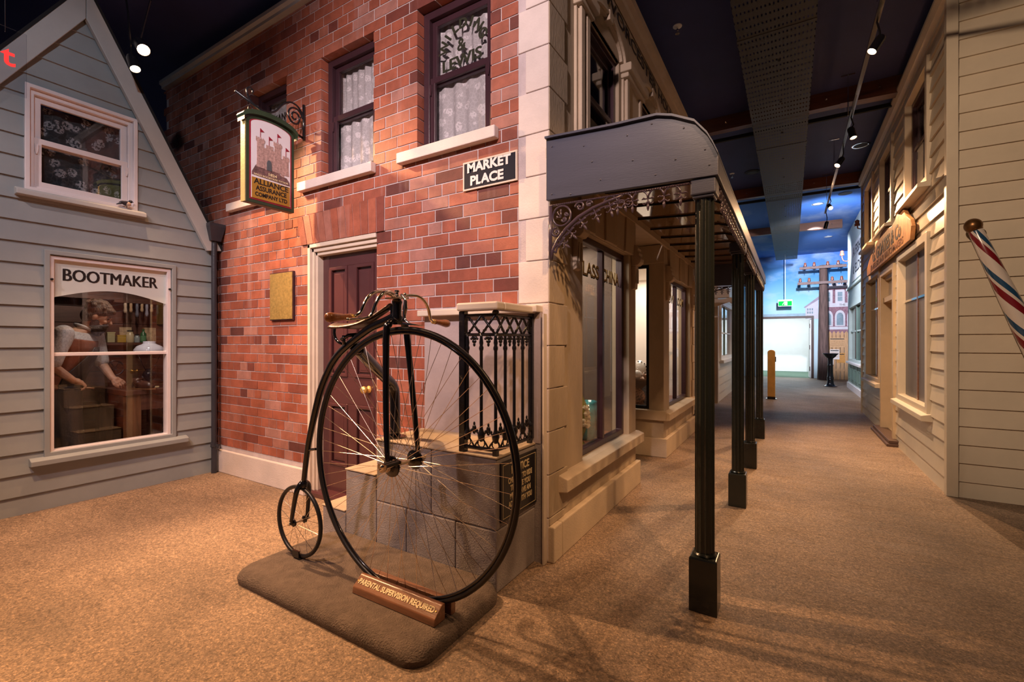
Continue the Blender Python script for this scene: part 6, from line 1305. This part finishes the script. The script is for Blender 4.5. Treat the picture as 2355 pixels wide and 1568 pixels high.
# paling fence and posters
fn_ = thing('paling_fence', 'pale timber paling fence below the painted building', 'fence', (1.4,20.1,0))
M['pale'] = pm('raw_paling', (.46,.25,.12), .7, var=.25, scale=6, bump=.1, stretch=(4,4,.6))
pg = MB().prism([(-.053,0),(.053,0),(.053,1.66),(0,1.74),(-.053,1.66)], lambda a,z,o: (a,o,z), -.01, .01).mesh('paling'); pg.materials.append(M['pale'])
for k in range(8): inst('paling', pg, fn_, (1.10+.12*k,20.12,0.001))
MB().box(1.04,2.0,20.131,20.17,.3,.38).box(1.04,2.0,20.131,20.17,1.3,1.38).obj('fence_rail', M['pale'], fn_)
M['post_o'] = pm('orange_poster', (.50,.22,.05), .8, var=.25, scale=30, bump=0); M['post_w'] = pm('white_poster', (.62,.52,.48), .8, var=.12, scale=50, bump=0); M['post_t'] = pm('tan_poster', (.50,.28,.14), .8, var=.2, scale=40, bump=0)
for x0,x1,z0,z1,m,o_,lb in ((1.06,1.20,1.05,1.50,'post_o',.012,'narrow orange bill pasted on the paling fence'),(1.06,1.20,.80,1.04,'post_t',.012,'small tan bill below the orange bill on the fence'),(1.21,1.66,1.15,1.50,'post_t',.012,'wide tan bill with heading pasted on the fence'),(1.215,1.50,.72,1.08,'post_w',.014,'white notice pasted on the paling fence'),(1.17,1.33,.53,.71,'post_w',.012,'small pale notice under the white notice on the fence'),(1.42,1.66,.60,.95,'post_o',.0125,'orange bill behind the corner of the white notice')):
    t = thing('poster', lb, 'poster', ((x0+x1)/2,20.1,z0), group='bills on the paling fence'); MB().box(x0,x1,20.12-o_,20.1199-.0105,z0,z1).obj('paper', M[m], t)
    for k in range(4 if z1-z0 > .2 else 2): zz = z1-.06-k*.07; MB().box(x0+.02,x1-.02,20.12-o_-.0006,20.12-o_-.0001,zz,zz+(.03 if k == 0 else .012)).obj('print_line', M['blackletter'] if k == 0 else M['gwood'], t)
# telegraph pole
tp = thing('telegraph_pole', 'weathered timber telegraph pole with two insulator arms', 'pole', (1.0,19.7,0))
M['log'] = pm('weathered_log', (.115,.065,.055), .85, var=.45, scale=8, bump=.6, bscale=25, stretch=(3,3,.3)); M['copper'] = pm('brown_insulator', (.30,.085,.05), .25, bump=0, coat=.4); M['arm'] = pm('crossarm_timber', (.20,.13,.12), .8, var=.25, bump=.2)
MB().lathe([(.185,0),(.17,.5),(.155,1.5),(.14,2.5),(.125,3.6),(.12,4.08),(.0,4.1)], (1.0,19.7,0.001), n=20).obj('pole', M['log'], tp, smooth=2)
for z,x0,x1 in ((4.0,.28,1.66),(3.45,.22,1.68)):
    a = MB().box(x0,x1,19.49,19.57,z-.045,z+.045).obj('crossarm', M['arm'], tp)
    for x in ((.45,.72,1.12,1.42) if z > 3.8 else (.30,.57,1.25,1.52)):
        MB().tube([(x,19.53,z-.10),(x,19.53,z+.09)], .010, 6).obj('insulator_pin', M['iron'], a); MB().lathe([(.05,.06),(.052,.10),(.038,.11),(.042,.16),(.03,.19),(.0,.195)], (x,19.53,z), n=14).obj('insulator', M['copper'], a, smooth=2)
gi = thing('insulator_bracket', 'brown insulator on a copper swan neck bracket on the green shop wall', 'insulator', (1.40,16.7,3.9))
MB().tube([(1.469,16.6,3.75),(1.40,16.6,3.72),(1.33,16.6,3.75),(1.30,16.6,3.83),(1.30,16.6,3.95)], .012, 8).obj('swan_neck', M['copper'], gi, smooth=True); MB().lathe([(.055,0),(.055,.06),(.04,.07),(.045,.13),(.0,.16)], (1.30,16.6,3.90), n=14).obj('insulator', M['copper'], gi, smooth=2)
g2 = thing('insulator_bracket', 'copper insulator on a curled pipe bracket near the cream shop corner', 'insulator', (1.1,11.3,3.5))
MB().tube([(1.469,11.3,3.72),(1.33,11.3,3.72),(1.27,11.3,3.70),(1.26,11.3,3.63),(1.20,11.3,3.58),(1.14,11.3,3.60),(1.13,11.3,3.66)], .012, 8).obj('swan_neck', M['copper'], g2, smooth=True); MB().lathe([(.045,0),(.045,.05),(.034,.06),(.04,.11),(.0,.14)], (1.13,11.3,3.64), n=14).obj('insulator', M['copper'], g2, smooth=2)
# bollard, cast iron bowl stand, exit sign
bo = thing('bollard', 'yellow timber bollard with rounded top in the middle of the street', 'bollard', (-.387,12.44,0))
MB().prism([(-.078,.03),(.078,.03),(.078,1.10)]+[(.078*math.cos(PI*k/12),1.10+.06*math.sin(PI*k/12)) for k in range(1,12)]+[(-.078,1.10)], lambda a,z,o: (-.387+a,12.44+o,z), -.078, .078).obj('post', pm('bollard_yellow', (.80,.42,.10), .5, bump=.05), bo, bevel=.008)
MB().box(-.50,-.275,12.33,12.55,.001,.012).box(-.47,-.304,12.36,12.52,.012,.06).obj('base_plate', M['iron'], bo); MB().box(-.308,-.29,12.40,12.44,.88,1.0).obj('lock', M['iron'], bo)
ci_ = thing('iron_bowl_stand', 'black cast iron pedestal bowl standing near the telegraph pole', 'drinking fountain', (1.03,16.8,0))
MB().lathe([(.17,0),(.17,.02),(.12,.04),(.085,.10),(.075,.2),(.09,.22),(.08,.24),(.09,.27),(.078,.29),(.068,.4),(.065,.62),(.078,.64),(.065,.66),(.062,.8),(.07,.85)], (1.03,16.8,0.001), n=24).obj('pedestal', M['iron'], ci_, smooth=2); MB().lathe([(.07,.85),(.13,.90),(.17,.96),(.20,.985),(.20,1.0),(.17,.985),(.10,.93),(.0,.91)], (1.03,16.8,0.001), n=28, caps=False).obj('bowl', M['iron'], ci_, smooth=2)
ex = thing('exit_sign', 'glowing green running man exit sign above the far doorway', 'exit sign', (-.16,19.9,2.7))
MB().box(-.40,.06,19.88,19.95,2.68,2.93).obj('housing', M['bwhite'], ex); MB().box(-.385,.045,19.876,19.88,2.70,2.87).obj('face', emit_mat('exit_green', (.005,.45,.06), 1.3), ex)
fg = MB().box(-.20,-.10,19.872,19.876,2.72,2.85).obj('door_symbol', emit_mat('exit_white', (.75,1,.8), 1.2), ex); MB().tube([(-.26,19.873,2.73),(-.24,19.873,2.77),(-.225,19.873,2.80),(-.21,19.873,2.815)], .008, 6).ell((-.20,19.873,2.84),(.012,.004,.012),8,6).obj('figure_symbol', bpy.data.materials['exit_white'], ex)
MB().tube([(-.17,19.92,2.93),(-.17,19.92,4.62)], .012, 8).obj('drop_rod', M['bwhite'], ex)
# ------------------------------------------------------------------ light track on the right
lt = thing('light_track', 'long black ceiling light track hanging on thin rods', 'light track', (.63,7.5,4.1))
MB().box(.612,.648,2.4,11.8,4.085,4.115).obj('track', M['iron'], lt)
for y in (4.7,6.9,9.0,10.8,12.4):
    if y < 11.8: MB().tube([(.60,y,4.11),(.60,y,4.62)], .005, 6).obj('hanger_rod', M['chrome'], lt); MB().box(.53,.67,y-.012,y+.012,4.61,4.62).obj('ceiling_plate', M['chrome'], lt)
BULB = emit_mat('bulb_glow', (1,.55,.26), 60)
def head(loc, tgt, label, power, size, col=WARM, blend=.7, top=None, group='spotlights on the street track', on=True, r=.038, ln=.15):
    loc = Vector(loc); d = (Vector(tgt)-loc).normalized()
    t = thing('spotlight', label, 'spotlight', loc, group=group)
    MB().lathe([(r*.5,-.5*ln),(r*.85,-.42*ln),(r,-.3*ln),(r,.5*ln),(r*.9,.5*ln),(r*.85,.35*ln)], loc, d, 18, caps=False).obj('lamp_housing', M['iron'], t, smooth=2)
    MB().lathe([(0,.34*ln),(r*.86,.34*ln)], loc, d, 18, caps=False).obj('lamp_face', BULB if on else M['chrome'], t)
    if top is not None: MB().tube([loc-d*ln*.3,(Vector(top)+loc)/2+Vector((.02,0,0)),top], .008, 6).obj('stem', M['iron'], t)
    if on: s = spot('spotlight_beam', loc+d*ln*.6, tgt, power, size, blend, col, .03)
    return t
head((.632,4.96,3.90), (-1.2,4.3,.8), 'lit black spotlight nearest on the street track', 170, 70, WARM, top=(.63,4.96,4.09))
head((.638,6.91,3.90), (1.2,6.4,1.3), 'small black spotlight pointing down beside the timber beam', 120, 80, WARM, top=(.63,6.91,4.09))
head((.594,7.87,3.88), (-1.2,6.4,.8), 'tilted black spotlight between the timber beams', 90, 60, WARM, top=(.63,7.87,4.09))
head((.63,10.47,3.9), (1.15,8.4,2.2), 'glowing spotlight near the end of the street track', 330, 75, WARM, top=(.63,10.47,4.09))
head((.64,11.6,3.8), (-.2,12.6,0), 'last spotlight hanging at the end of the street track', 120, 80, WARM2, top=(.63,11.6,4.09))
head((-4.74,1.68,3.88), (-1.2,1.7,.2), 'bright bare spotlight beside the cottage gable', 420, 75, WARM, top=(-4.6,1.75,4.62), group='spotlights beside the cottage gable', r=.05)
head((-4.84,1.66,3.76), (-3.0,1.9,0), 'smaller bright spotlight just below the gable spotlight', 160, 90, WARM, top=(-4.92,1.60,4.62), group='spotlights beside the cottage gable', r=.04)

# ------------------------------------------------------------------ hanging acrylic sign, upper left
ac = thing('hanging_acrylic_sign', 'clear hanging acrylic sign with red lettering reading Way out', 'sign', (-3.2,.3,2.8))
PAc = PXp(-3.2); M['acr'] = glass_mat('acrylic', (.93,.93,.95), 1.35, .02); M['redl'] = pm('red_lettering', (.75,.02,.02), .5, bump=0, emit=(1,.05,.04), es=.25)
MB().pbox(PAc,-.62,.672,2.545,2.855,-.004,.004).obj('panel', M['acr'], ac)
text('Way out', .135, M['redl'], ac, (-3.195,.632,2.715), (0,1,0), (0,0,1), .001, None, .002, align='RIGHT')
for y in (-.5,.60): MB().tube([(-3.2,y,2.83),(-3.2,y,4.62)], .0015, 5).obj('wire', M['chrome'], ac)
